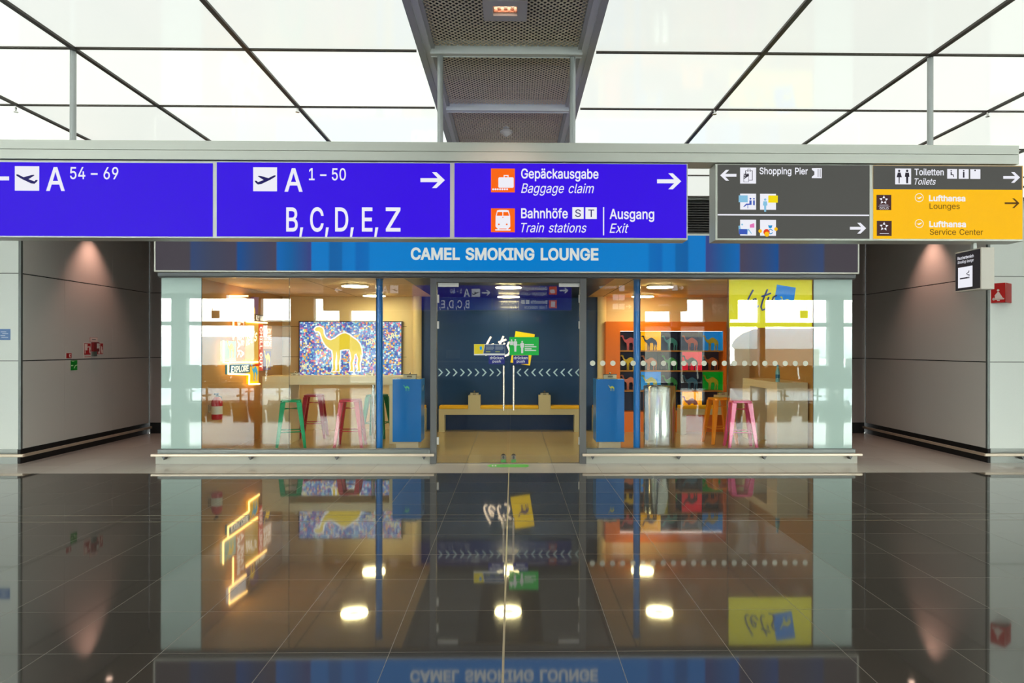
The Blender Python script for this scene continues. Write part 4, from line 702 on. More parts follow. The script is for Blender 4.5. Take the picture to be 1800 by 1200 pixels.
grey = thing('direction_sign', 'shorter grey and amber backlit direction sign for shops, toilets and airline lounges', 'sign', ((dxl+dxr)/2, 5.08, zb))
obj('housing', MB().box(dxl, dxr, YS, YB, zb, zt), ALU, grey, bevel=.003)
pd = panel(grey, 1261.5, 290, 1528, 419, DKF)
q = MB()
arrow(q, 1266, 1294.5, 308, 9.5, 5, YT, left=True)
for a in ((1301, 294.5, 1329, 322.5), (1301, 340.3, 1329, 368.3), (1336, 340.5, 1364, 368.5), (1301, 386, 1329, 414), (1336, 386.3, 1364, 414.3)): rect(q, *a, YT)
arrow(q, 1494, 1522.5, 401, 9.5, 5, YT); rect(q, 1261.5, 376.6, 1528, 379, YT)
rect(q, 1435, 295.3, 1444.5, 313, YT); pl(q, [(1427, 295.5), (1435, 295.3), (1435, 313), (1427, 312.8), (1427, 310.5), (1431.5, 307), (1431.5, 301.5), (1427, 298)], YT)
pieces('pictogram_ground', q, [WF], pd)
q = MB(); put(q, 'Shopping Pier', 1335, 1420, 306, 294.5, YT, .014); pieces('lettering', q, [WF], pd)
q = MB()  # shopping bags
for a in ((1310, 299.6, 1323, 300.6), (1310, 299.6, 1311, 307), (1322, 299.6, 1323, 317), (1316, 316, 1323, 317), (1314, 296.6, 1319, 297.4), (1314, 296.6, 1314.8, 302), (1318.4, 296.6, 1319.2, 302)): rect(q, *a, YI)
for k in range(3): pl(q, [(1307.2, 313-3.2*k), (1316.5, 306+1.0-3*0-1.2*k+.5*k), (1316.5, 308+1.0-1.2*k+.5*k), (1307.2, 315-3.2*k)], YI)
for k in range(5): pl(q, [(1311.5, 309), (1307+2.2*k, 304.5-1.0*(k == 2)), (1308+2.2*k, 304.5-1.0*(k == 2))], YI)
for a in ((1307, 308, 1307.7, 320), (1307, 319.4, 1316, 320), (1315.5, 308, 1316.2, 320)): rect(q, *a, YI)
rect(q, 1437.5, 297, 1438.5, 311, YI); rect(q, 1441.3, 297, 1442.3, 311, YI)
pieces('shopping_pictogram', q, [KINK], pd)
q = MB(); rect(q, 1298.5, 343.3, 1314.3, 355.3, YI, 0)
def person(mb, u, v, h, mi, sit=False):
    disc(mb, u, v+h*.09, h*.09, YI, mi, 12)
    if sit:
        pl(mb, [(u-h*.1, v+h*.24), (u+h*.1, v+h*.24), (u+h*.1, v+h*.66), (u-h*.1, v+h*.66)], YI, mi)
        pl(mb, [(u-h*.1, v+h*.54), (u-h*.1, v+h*.66), (u-h*.34, v+h*.66), (u-h*.6, v+h*.86), (u-h*.66, v+h*.82), (u-h*.4, v+h*.54)], YI, mi)
    else:
        pl(mb, [(u-h*.13, v+h*.22), (u+h*.13, v+h*.22), (u+h*.17, v+h*.52), (u+h*.08, v+h*.55), (u+h*.07, v+h), (u-h*.07, v+h), (u-h*.08, v+h*.55), (u-h*.17, v+h*.52)], YI, mi)
person(q, 1319.2, 347.5, 19, 1, True); rect(q, 1323.8, 352, 1326.8, 360.5, YI, 1); disc(q, 1325.3, 349.2, 1.5, YI, 1, 10); rect(q, 1314, 358, 1315, 366, YI, 1)
person(q, 1345, 348.5, 23.5, 0); rect(q, 1350.5, 343.5, 1367.3, 356, YI, 2)
rect(q, 1299, 402.5, 1313.5, 411.5, YI, 1); pl(q, [(1298, 397), (1301, 396), (1302, 402), (1315, 403), (1314, 412), (1299, 411)], YI+.0005, 0); disc(q, 1304.6, 394.5, 1.6, YI, 0, 10); pl(q, [(1313, 403), (1316, 402), (1321.5, 410), (1320.5, 411), (1316, 405)], YI, 0)
rect(q, 1318, 394.3, 1326, 400, YI, 3); pl(q, [(1318, 395), (1325, 392), (1326.5, 394)], YI, 3)
for u, v, r, mi in ((1336.3, 406, 3.2, 4), (1347.5, 408, 5.6, 5), (1348, 411.5, 4.4, 4), (1364, 402.5, 3.2, 4)): disc(q, u, v, r, YI-.0003*(mi == 4), mi, 16)
pl(q, [(1350.4, 395), (1352, 396), (1356, 396), (1357.6, 395), (1357, 399.5), (1354, 401.8), (1351, 399.5)], YI, 6)
for a0, a1 in ((200, 340), (20, 160)):
    pts = [(1354.5+4.4*math.cos(math.radians(a)), 407+4.6*math.sin(math.radians(a))) for a in range(a0, a1+1, 20)]+[(1354.5+2.9*math.cos(math.radians(a)), 407+3.1*math.sin(math.radians(a))) for a in range(a1, a0-1, -20)]
    pl(q, pts, YI, 6)
pieces('coloured_pictogram', q, [LBF, BLF, YYF, PKF, YLF, RDF, CYF], pd)
pe = panel(grey, 1535, 291.5, 1796.5, 420, YLF)
q = MB(); rect(q, 1535, 291.5, 1796.5, 333, YS-.0058); obj('grey_band', q, [DKF], pe)
q = MB()
for a in ((1573.5, 296, 1601.5, 324), (1665, 297, 1682.3, 314), (1685.2, 297.2, 1702.8, 314.2), (1705.6, 297.4, 1723.3, 314.4)): rect(q, *a, YT)
arrow(q, 1763.5, 1793, 311.7, 9.5, 5, YT); pieces('pictogram_ground', q, [WF], pe)
q = MB()
person(q, 1594.6, 298, 24, 0); disc(q, 1580.6, 300.2, 2, YI, 0, 12); pl(q, [(1578.4, 303), (1582.8, 303), (1585.3, 311.5), (1581.6, 311.5), (1581.4, 322), (1579.8, 322), (1579.6, 311.5), (1575.9, 311.5)], YI)
disc(q, 1672, 300, 1.3, YI, 0, 10); pl(q, [(1671, 302), (1673, 302), (1673.2, 306), (1676.2, 306.4), (1677, 311), (1675.8, 311.2), (1675, 308), (1671, 307.6)], YI)
rect(q, 1692.6, 302, 1695.4, 312, YI); disc(q, 1694, 300, 1.4, YI, 0, 10); disc(q, 1714, 299.5, 1.5, YI, 0, 8)
pieces('toilet_pictogram', q, [KINK], pe)
q = MB(); put(q, 'Toiletten', 1607.5, 1659, 307.8, 296.4, YT, .014); put(q, 'Toilets', 1607.5, 1645, 324.3, 313.4, YT, .008, .28)
put(q, 'Lufthansa', 1633, 1697, 353.3, 343, YT, .028); put(q, 'Lufthansa', 1633.5, 1698, 398.7, 388.4, YT, .028)
for v in (347.3, 392.8):
    ring = [(1615.8+7.6*math.cos(2*PI*k/24), v+7.6*math.sin(2*PI*k/24)) for k in range(25)]; inn = [(1615.8+6.7*math.cos(2*PI*k/24), v+6.7*math.sin(2*PI*k/24)) for k in range(25)]
    for k in range(24): pl(q, [ring[k], ring[k+1], inn[k+1], inn[k]], YT)
    pl(q, [(1610.4, v-1), (1614.6, v+.2), (1617.5, v-1.2), (1621.5, v-1.8), (1618.5, v+.8), (1616, v+2.2), (1612.5, v+1.6), (1614, v+.9)], YT)
pieces('lettering', q, [WF], pe)
q = MB(); put(q, 'Lounges', 1634, 1687, 367, 357.4, YT, .004); put(q, 'Service Center', 1634.5, 1728, 412.6, 402.6, YT, .004)
arrow(q, 1766, 1792, 357, 8.5, 3.2, YT); pieces('brown_lettering', q, [BRF], pe)
q = MB(); rect(q, 1540.6, 342.3, 1566.8, 369, YT); rect(q, 1541.2, 388, 1567.4, 414.5, YT); pieces('emblem_ground', q, [MAF], pe)
q = MB()
for uc, vc in ((1553.4, 351.5), (1553.8, 398)):
    for k in range(5):
        a = -PI/2+2*PI*k/5
        def rt(r, b): return (uc+r*math.cos(a+b), vc+r*math.sin(a+b))
        pl(q, [rt(8.2, .05), rt(4.2, .62), rt(3.2, -.12), rt(4.6, -.42)], YI)
for a in ((1546, 360, 1561.5, 360.7), (1544, 362.2, 1564, 362.6), (1546.5, 410, 1562.5, 410.8)): rect(q, *a, YI)
put(q, 'GOLD', 1546, 1562, 367.8, 364.2, YI, 0)
pieces('star_emblem', q, [WF], pe)
for xa, xb, film, z0, z1 in ((dxl+e, at(1531.5, 350, YS).x-e/2, DKF, zb+e, zt-e), (at(1531.5, 350, YS).x+e/2, dxr-e, YLF, zb+e, zt-e)):
    rp_ = rpanel(grey, xa, xb, z0, z1, film)
    if film is YLF:
        obj('grey_band', MB().box(xa, xb, YR, YR+.001, zt-e-.165, zt-e), DKF, rp_)
        q = MB(); arrow(q, 1194, 1202, 504, 3.4, 1.9, YV); rect(q, 1181, 499, 1191, 509, YV); putr(q, 'Toiletten', 1158, 1178, 503.5, 499.5, .014); putr(q, 'Toilets', 1163, 1178, 510, 505.5, 0, .28)
        putr(q, 'Lufthansa', 1157, 1179, 519.5, 516, .02); putr(q, 'Lufthansa', 1157, 1179, 536, 532.5, .02); pieces('lettering', rear(q), [WFR], rp_)
    else:
        q = MB()
        for a in ((1088, 500, 1098, 510), (1077, 516, 1087, 526), (1088, 516, 1098, 526), (1077, 532, 1087, 542), (1088, 532, 1098, 542)): rect(q, *a, YV)
        putr(q, 'Shopping Pier', 1053, 1084, 505, 500.5, .014); arrow(q, 1100, 1110, 537, 3.4, 1.9, YV); pieces('lettering', rear(q), [WFR], rp_)

# blade sign of the smoking lounge
ya = 5.03; X0 = at(1724.6, 470, ya).x; yb_ = atX(1679, 478, X0).y; X1 = at(1748.3, 470, ya).x
z1 = at(1724.6, 434.5, ya).z; z0 = at(1724.6, 508, ya).z
d = thing('smoking_sign', 'small dark projecting sign with a cigarette pictogram hanging below the amber panel', 'sign', (X0, ya, z0))
obj('housing', MB().box(X0, X1, ya, yb_, z0, z1), mat('sign_side', (212, 204, 190), .4), d, bevel=.003)
fx = X0-.003
pn = obj('panel', MB().box(fx, X0+.002, ya+.009, yb_-.009, z0+.009, z1-.009), glow('charcoal_film', (44, 40, 42), .8), d)
h = yb_-ya; hz = z1-z0; LY = Vector((0, -1, 0))
q = MB(); write(q, 'Raucherbereich', (fx-.001, yb_-h*.12, z0+hz*.80), LY, UZ, h*.62, hz*.075, .012); write(q, 'Smoking lounge', (fx-.001, yb_-h*.12, z0+hz*.70), LY, UZ, h*.62, hz*.07, .006, .25)
a0, a1, b0, b1 = yb_-h*.14, yb_-h*.70, z0+hz*.09, z0+hz*.60
q.quad((fx-.001, a0, b0), (fx-.001, a1, b0), (fx-.001, a1, b1), (fx-.001, a0, b1)); pieces('lettering', q, [WF], pn)
q = MB(); yy = lambda t: a0+(a1-a0)*t; zz = lambda t: b0+(b1-b0)*t; fz = fx-.002
q.quad((fz, yy(.14), zz(.42)), (fz, yy(.70), zz(.42)), (fz, yy(.70), zz(.49)), (fz, yy(.14), zz(.49))); q.quad((fz, yy(.72), zz(.42)), (fz, yy(.80), zz(.42)), (fz, yy(.80), zz(.49)), (fz, yy(.72), zz(.49)))
q.tube([(fz, yy(.78), zz(.53)), (fz, yy(.80), zz(.58)), (fz, yy(.66), zz(.60)), (fz, yy(.62), zz(.66)), (fz, yy(.74), zz(.70)), (fz, yy(.78), zz(.78))], .003, 6)
pieces('cigarette_pictogram', q, [KINK], pn)
xm, ym = X0+.03, (ya+YB)/2+.03
obj('hanger', MB().box(xm-.012, xm+.012, ym-.012, ym+.012, z1, zb), ALU, d)

# ================================================================== side walls, columns, alcoves
XW = 6.70; YC = 10.03; YBK = 13.55
ZR = [.205, 1.408, 1.422, 2.608, 2.622, 3.68]
def panelled(mb, axis, c, out, edges, th=.02, gap=.004):
    """cladding panels on a plane (axis 0: x = c, axis 1: y = c), three rows, joints between; out = facing sign"""
    for a, b in zip(edges[:-1], edges[1:]):
        for k in (0, 2, 4):
            lo, hi = sorted((c, c-out*th))
            if axis == 0: mb.box(lo, hi, a+gap/2, b-gap/2, ZR[k], ZR[k+1])
            else: mb.box(a+gap/2, b-gap/2, lo, hi, ZR[k], ZR[k+1])
    return mb
for s, side in ((-1, 'left'), (1, 'right')):
    xa, xb = sorted((s*(XW+.022), s*(XW+.3)))
    struct('wall_%s_core' % side, MB().box(xa, xb, YC+.025, YBK+.3, 0, 3.86), BLACK)
    edges = [YC+.04, 11.0, 12.3, YBK-.03] if s < 0 else [YC+.04, YBK-.03]
    struct('wall_%s' % side, panelled(MB(), 0, s*XW, -s, edges), PANELG)
    xa, xb = sorted((s*(XW+.03), s*18))
    struct('wall_%s_column' % side, panelled(MB(), 1, YC, -1, [xa+1.2*k if s > 0 else xb-1.2*(9-k) for k in range(10)]), PANELW)
    xa, xb = sorted((s*(XW+.036), s*18))
    struct('wall_%s_column_joint' % side, MB().box(xa, xb, YC+.012, YC+.019, .207, 3.68), mat('column_joint', (150, 152, 146), .5))
    xa, xb = sorted((s*(XW+.0), s*(XW+.035)))
    struct('trim_%d' % (4 if s < 0 else 5), MB().box(xa, xb, YC-.001, YC+.036, .2, 3.68), mat('corner_profile', (112, 116, 112), .4, .5))
    xa, xb = sorted((s*(XW+.06), s*18))
    struct('baseboard_%s_column' % side, MB().box(xa, xb, YC+.02, YC+.03, 0, .205), mat('base_steel', (150, 152, 146), .35, .7))
    xa, xb = sorted((s*4.83, s*(XW-.0)))
    struct('wall_%s_back' % side, panelled(MB(), 1, YBK, -1, [xa, (xa+xb)/2, xb]), mat('alcove_panel', (150, 142, 138), .5))
    struct('wall_%s_back_core' % side, MB().box(xa, xb, YBK+.022, YBK+.2, 0, 3.86), BLACK)
    xa, xb = sorted((s*4.80, s*4.84))
    struct('wall_lounge_%s_outside' % side, MB().box(xa, xb, 10.2, YBK+.02, 0, 3.86), mat('lounge_outside', (40, 36, 36), .6))
    # bumper rail that runs round the column corner into the alcove
    xo = s*(XW-.10)
    d = thing('bumper_rail', ('pale bumper rail along the grey wall with the red fire signs' if s < 0 else 'pale bumper rail along the grey wall under the smoking blade sign'), 'rail', (s*XW, YC, .13), 'bumper rails of the column walls')
    xa, xb = sorted((xo-s*.0, s*16))
    q = MB().box(xa, xb, YC-.105, YC-.075, .108, .148)
    obj('front_rail', q, RAILM, d, bevel=.008)
    xa, xb = sorted((xo, xo+s*.03))
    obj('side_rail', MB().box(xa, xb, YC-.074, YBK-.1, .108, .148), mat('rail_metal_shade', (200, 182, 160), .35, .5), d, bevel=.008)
    for y in (10.35, 11.3, 12.3, 13.2):
        xa, xb = sorted((xo+s*.028, s*(XW+.03)))
        obj('bracket', MB().box(xa, xb, y-.02, y+.02, .105, .13), DGREY, d)
    for x in (s*7.15, s*8.3, s*9.4):
        obj('bracket', MB().prism([(x-.025, YC-.08, .107), (x+.025, YC-.08, .107), (x, YC-.08, .06)], (0, .098, 0)), DGREY, d)
# spotlights washing the alcove walls
for s, lab in ((-1, 'recessed spotlight washing the grey wall with the red fire signs'), (1, 'recessed spotlight washing the grey wall behind the smoking blade sign')):
    y = 11.62 if s < 0 else 11.35
    x = s*(XW-.33)
    d = thing('wall_washer', lab, 'spotlight', (x, y, ZC-.01))
    obj('ring', MB().lathe((x, y), [(.05, ZC), (.05, ZC-.012), (.07, ZC-.012), (.072, ZC)], 24), WHITE, d, smooth=True)
    obj('lamp', MB().cyl((x, y), .045, ZC-.004, ZC-.001, 20), mat('warm_lamp_glow', (255, 214, 190), .5, emit=8), d)
    spot('lamp_light', (x, y, ZC-.015), (x+s*.06, y, 0), SPOT_W, math.radians(88), .8, (255, 196, 176), d)

# fire signs on the wall
RED = mat('sign_red', (176, 8, 12), .4); SGREEN = mat('sign_green', (0, 140, 30), .4); SWH = mat('sign_white', (238, 214, 204), .4)
def wallplate(name, lab, cat, u0, v0, u1, v1, m, th=.004, group=None, border=None, x=-XW):
    a, b = atX(u0, (v0+v1)/2, x), atX(u1, (v0+v1)/2, x); c, e_ = atX((u0+u1)/2, v1, x), atX((u0+u1)/2, v0, x)
    ya, yb, za, zb2 = a.y, b.y, c.z, e_.z
    root = thing(name, lab, cat, (x, (ya+yb)/2, za), group)
    if border:
        obj('border', MB().box(x, x+th, ya, yb, za, zb2), border, root)
        k = (zb2-za)*.035; obj('plate', MB().box(x+th*.5, x+th+.001, ya+k, yb-k, za+k, zb2-k), m, root)
    else: obj('plate', MB().box(x, x+th, ya, yb, za, zb2), m, root)
    fx_ = x+th+.0022
    def p(t, w): return (fx_, ya+(yb-ya)*t, zb2-(zb2-za)*w)
    return root, p
def marks(root, p, polys, m, name='pictogram'):
    q = MB(); q.flat = True
    for P in polys: q.poly([p(*t) for t in P])
    pieces(name, q, m, root, gap=.02)
R4 = lambda a, b, c, e_: [(a, b), (c, b), (c, e_), (a, e_)]
r, p = wallplate('fire_sign', 'small red square sign with pale border beside the panel joint, above the green sign', 'sign', 115.8, 620, 125.4, 629.8, RED, border=SWH)
marks(r, p, [[(.55, .2), (.86, .2), (.66, .5), (.86, .8), (.55, .8), (.5, .5)]], SWH)
r, p = wallplate('escape_sign', 'small green escape sign with a white arrow on the grey wall', 'sign', 124.2, 633, 135.4, 650.4, SGREEN)
marks(r, p, [[(0, .46), (.34, .46), (.34, .58), (0, .58)], [(.42, .80), (.62, .5), (1, .44), (1, .53), (.72, .58), (.56, .82)], R4(.1, .06, .5, .12)], mat('sign_pale_green', (190, 240, 170), .4))
r, p = wallplate('fire_hose_sign', 'red fire hose sign nearest the green sign on the grey wall', 'sign', 147, 602.6, 159.2, 624, RED, border=SWH)
marks(r, p, [R4(.08, .08, .5, .6), [(.5, .3), (.74, .25), (.74, .32), (.56, .4)], [(.72, .25), (.9, .3), (.95, .5), (.85, .6), (.95, .85), (.8, .85), (.72, .6)], R4(.1, .62, .22, .85)], SWH)
r, p = wallplate('label_plate', 'narrow white label plate under the red fire hose sign', 'sign', 147.3, 625, 159.2, 628.6, SWH)
marks(r, p, [R4(.05, .42, .95, .6)], RED)
r, p = wallplate('label_plate', 'white label plate with red edge above the red alarm box', 'sign', 157.8, 593, 171.2, 600.8, SWH, border=RED)
marks(r, p, [R4(.25, .42, .75, .55)], DGREY)
a, b = atX(160.2, 610, -XW), atX(169.5, 610, -XW); zt_, zb_ = atX(165, 601.3, -XW).z, atX(165, 617.6, -XW).z
d = thing('fire_alarm_box', 'dark red fire alarm box between the two red signs on the wall', 'alarm box', (-XW, (a.y+b.y)/2, zb_))
obj('body', MB().box(-XW, -XW+.05, a.y, b.y, zb_, zt_), mat('alarm_red', (120, 6, 10), .4), d, bevel=.004)
ym = (a.y+b.y)/2
obj('button', MB().box(-XW+.05, -XW+.056, ym, b.y-.02, zb_+.05, zb_+.13), mat('alarm_button', (214, 210, 204), .4), d)
obj('lower_housing', MB().box(-XW, -XW+.03, a.y+.01, b.y-.03, zb_-.075, zb_-.002), mat('alarm_grey', (100, 106, 96), .5), d)
r, p = wallplate('extinguisher_sign', 'red fire extinguisher sign beyond the alarm box on the grey wall', 'sign', 170.2, 602.6, 181, 623, RED, border=SWH)
marks(r, p, [R4(.16, .2, .5, .92), [(.12, .1), (.5, .06), (.5, .16), (.2, .2)], [(.66, .26), (.8, .35), (.8, .55), (.9, .6), (.9, .9), (.7, .9), (.62, .6)]], SWH)
xa, xb = at(-16, 588, YC).x, at(18.3, 588, YC).x; za, zb_ = at(9, 597.3, YC).z, at(9, 578, YC).z
d = thing('information_plate', 'small blue square plate on the pale column beside the grey wall', 'sign', ((xa+xb)/2, YC, za))
obj('plate', MB().box(xa, xb, YC-.004, YC, za, zb_), mat('plate_blue', (92, 128, 182), .4), d)
q = MB()
for i, (t0, t1) in enumerate(((.55, .9), (.5, .75), (.6, .9), (.52, .8))): q.quad(*[(xa+(xb-xa)*t, YC-.005, za+(zb_-za)*w) for t, w in ((t0, .2+.17*i), (t1, .2+.17*i), (t1, .26+.17*i), (t0, .26+.17*i))])
obj('marks', q, mat('plate_marks', (200, 214, 230), .4), d)
# folded red flag sign on the other column
A0 = at(1742, 516, YC-.005); B0 = at(1767.3, 513.5, YC-.17); zl, zh = at(1755, 531.7, 9.94).z, at(1755, 497.4, 9.94).z
d = thing('fire_hose_flag_sign', 'red folded fire hose sign jutting from the pale column beside the blade sign', 'sign', (A0.x, YC-.005, zl))
obj('plate', MB().prism([(A0.x, A0.y, zl), (B0.x, B0.y, zl), (B0.x, B0.y, zh), (A0.x, A0.y, zh)], (.004, .004, 0)), mat('flag_red', (196, 12, 10), .4), d)
obj('second_plate', MB().prism([(B0.x+.005, B0.y, zl), (B0.x+.2, YC-.005, zl), (B0.x+.2, YC-.005, zh), (B0.x+.005, B0.y, zh)], (.004, .004, 0)), mat('flag_red', (196, 12, 10), .4), d)
def fp(t, w): return (A0.x+(B0.x-A0.x)*t-.002, A0.y+(B0.y-A0.y)*t-.002, zh+(zl-zh)*w)
q = MB(); q.flat = True
q.poly([fp(.5+.09*math.cos(k*.524), .37+.06*math.sin(k*.524)) for k in range(12)]); q.poly([fp(*t) for t in ((.46, .46), (.56, .46), (.86, .8), (.3, .8), (.26, .62))]); q.poly([fp(*t) for t in ((.1, .78), (.92, .78), (.92, .85), (.1, .85))]); q.poly([fp(.2+.1*math.cos(k*.524), .81+.07*math.sin(k*.524)) for k in range(12)])
q.poly([fp(*t) for t in ((.4, .86), (.62, .86), (.62, .92), (.45, .92))])
obj('pictogram', q, SWH, d)

# ================================================================== the lounge front
YF, YG, XG = 9.90, 10.055, 4.80
fz0, fz1 = 2.632, 3.168
d = thing('lounge_sign', 'long backlit blue banded sign over the glass front of the lounge', 'sign', (0, YF, fz0))
fr = .018
q = MB().box(-4.825, 4.825, YF, YF+.02, fz0, fz0+fr).box(-4.825, 4.825, YF, YF+.02, fz1-fr, fz1).box(-4.825, -4.825+fr, YF, YF+.02, fz0+fr, fz1-fr).box(4.825-fr, 4.825, YF, YF+.02, fz0+fr, fz1-fr)
q.box(-4.825, 4.825, YF+.02, YF+.12, fz0, fz1)
obj('frame', q, mat('sign_frame_white', (226, 226, 212), .4), d)
DK, D2, D3 = (72, 66, 74), (50, 66, 104), (74, 66, 88)
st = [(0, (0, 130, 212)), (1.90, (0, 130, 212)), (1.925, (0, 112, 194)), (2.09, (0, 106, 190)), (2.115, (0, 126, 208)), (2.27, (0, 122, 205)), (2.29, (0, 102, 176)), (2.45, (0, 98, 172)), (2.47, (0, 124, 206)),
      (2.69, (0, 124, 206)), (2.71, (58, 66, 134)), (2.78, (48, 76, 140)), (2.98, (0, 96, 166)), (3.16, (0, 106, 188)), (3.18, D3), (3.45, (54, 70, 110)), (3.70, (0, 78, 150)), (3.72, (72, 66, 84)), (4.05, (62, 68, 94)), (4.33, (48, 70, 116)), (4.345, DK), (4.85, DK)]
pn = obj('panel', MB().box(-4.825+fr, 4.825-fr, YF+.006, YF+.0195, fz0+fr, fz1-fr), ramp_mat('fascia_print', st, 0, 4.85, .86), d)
q = MB(); q.flat = True
a, b = at(722, 456, YF), at(1052, 456, YF); put(q, 'CAMEL SMOKING LOUNGE', 722, 1052, 456, 435.5, YF+.0045, .030)
obj('lettering', q, glow('fascia_letters', (226, 232, 226), .86), pn)
# grille over the sign
d = thing('ventilation_grille', 'dark slatted ventilation grille between the blue sign and the ceiling', 'grille', (0, 10.0, fz1))
obj('backing', MB().box(-4.8, 4.8, 10.06, 10.08, fz1+.001, 3.86), BLACK, d)
q = MB()
for k in range(13):
    z = fz1+.03+k*.034; q.box(-4.8, 4.8, 9.98, 10.04, z, z+.010)
obj('slats', q, mat('grille_slat', (66, 62, 58), .45, .5), d)
obj('frame', MB().box(-4.8, 4.8, 9.96, 10.05, fz1+.001, fz1+.022).box(-4.8, 4.8, 9.96, 10.05, 3.655, 3.70), mat('grille_frame', (140, 140, 132), .4, .3), d)

hz0, hz1 = 2.578, 2.63
struct('trim_6', MB().box(-XG-.01, XG+.01, 9.965, 10.12, hz0, hz1).box(-XG-.01, XG+.01, 9.99, 10.05, hz0-.012, hz0), DGREY, bevel=.004)          # head profile
JX = [at(757, 650, YG).x, at(768, 650, YG).x, at(1018.5, 650, YG).x, at(1030, 650, YG).x]
for i, (xa, xb) in enumerate(((-XG-.02, JX[0]), (JX[3], XG+.02))):
    struct('trim_%d' % (7+i), MB().box(xa, xb, 9.985, 10.12, .128, .205), mat('sill_grey', (116, 120, 116), .4, .4), bevel=.006)
    struct('baseboard_front' if i == 0 else 'baseboard_front.001', MB().box(xa-.04*(i == 0)+.0, xb+.04*(i == 1), 10.022, 10.12, 0, .127), mat('plinth', (186, 184, 170), .4, .1))
DFR = mat('door_frame_grey', (100, 100, 98), .4, .3)
door_z = at(893, 497, YG).z
struct('door_frame', MB().box(JX[0], JX[1], 10.0, 10.12, 0, hz0-.002).box(JX[2], JX[3], 10.0, 10.12, 0, hz0-.002).box(JX[1], JX[2], 10.0, 10.12, door_z, hz0-.002), DFR, bevel=.004)
def front_rail(u0, u1, us, lab):
    xa, xb = at(u0, 800, 9.92).x, at(u1, 800, 9.92).x
    r = thing('bumper_rail', lab, 'rail', ((xa+xb)/2, 9.92, .128), 'bumper rails of the lounge front')
    obj('rail', MB().box(xa, xb, 9.905, 9.94, .116, .152), RAILM, r, bevel=.008)
    for u in us:
        x = at(u, 803, 9.92).x
        obj('bracket', MB().prism([(x-.026, 9.925, .115), (x+.026, 9.925, .115), (x, 9.925, .068)], (0, .097, 0)), DGREY, r)
front_rail(265, 763, (287, 439, 591, 745), 'pale bumper rail along the lounge front on the side of the mosaic camel poster')
front_rail(1024, 1516, (1042, 1194, 1345, 1496), 'pale bumper rail along the lounge front on the side of the orange shelf')
# panes
SEAM = mat('silicone_seam', (60, 56, 44), .5)
DOT = mat('white_dot_film', (226, 226, 206), .5)
gz0, gz1 = .206, hz0-.013
edges_l = [-XG, at(354.5, 640, YG).x, at(508.5, 640, YG).x, at(661.5, 640, YG).x, JX[0]]
edges_r = [JX[3], at(1125, 640, YG).x, at(1279.5, 640, YG).x, at(1429.5, 640, YG).x, XG]
wi = 0
dots = [at(1041.6+17.8*k, 638, YG).x for k in range(22)]; dz = at(1230, 638.3, YG).z
for ed in (edges_l, edges_r):
    for a, b in zip(ed[:-1], ed[1:]):
        wi += 1
        fro = (wi in (1, 8))
        w = struct('window_%d' % wi, MB().box(a+.003, b-.003, YG-.006, YG+.006, gz0, gz1), FROST if fro else GLASS)
        obj('seam', MB().box(b-.003, b+.003, YG-.004, YG+.004, gz0, gz1), SEAM, w)
        q = MB()
        for x in dots:
            if a < x < b and wi > 4: q.poly([(x+.037*math.cos(k*PI/12), YG-.0075, dz+.037*math.sin(k*PI/12)) for k in range(24)])
        if q.v: pieces('dot_sticker', q, DOT, w, gap=.001)
# lounge side panels of frosted glass round the corners
for s in (-1, 1):
    wi += 1
    xa, xb = sorted((s*(XG-.012), s*XG))
    struct('window_%d' % wi, MB().box(xa, xb, YG+.008, 10.2, .13, gz1), FROST)

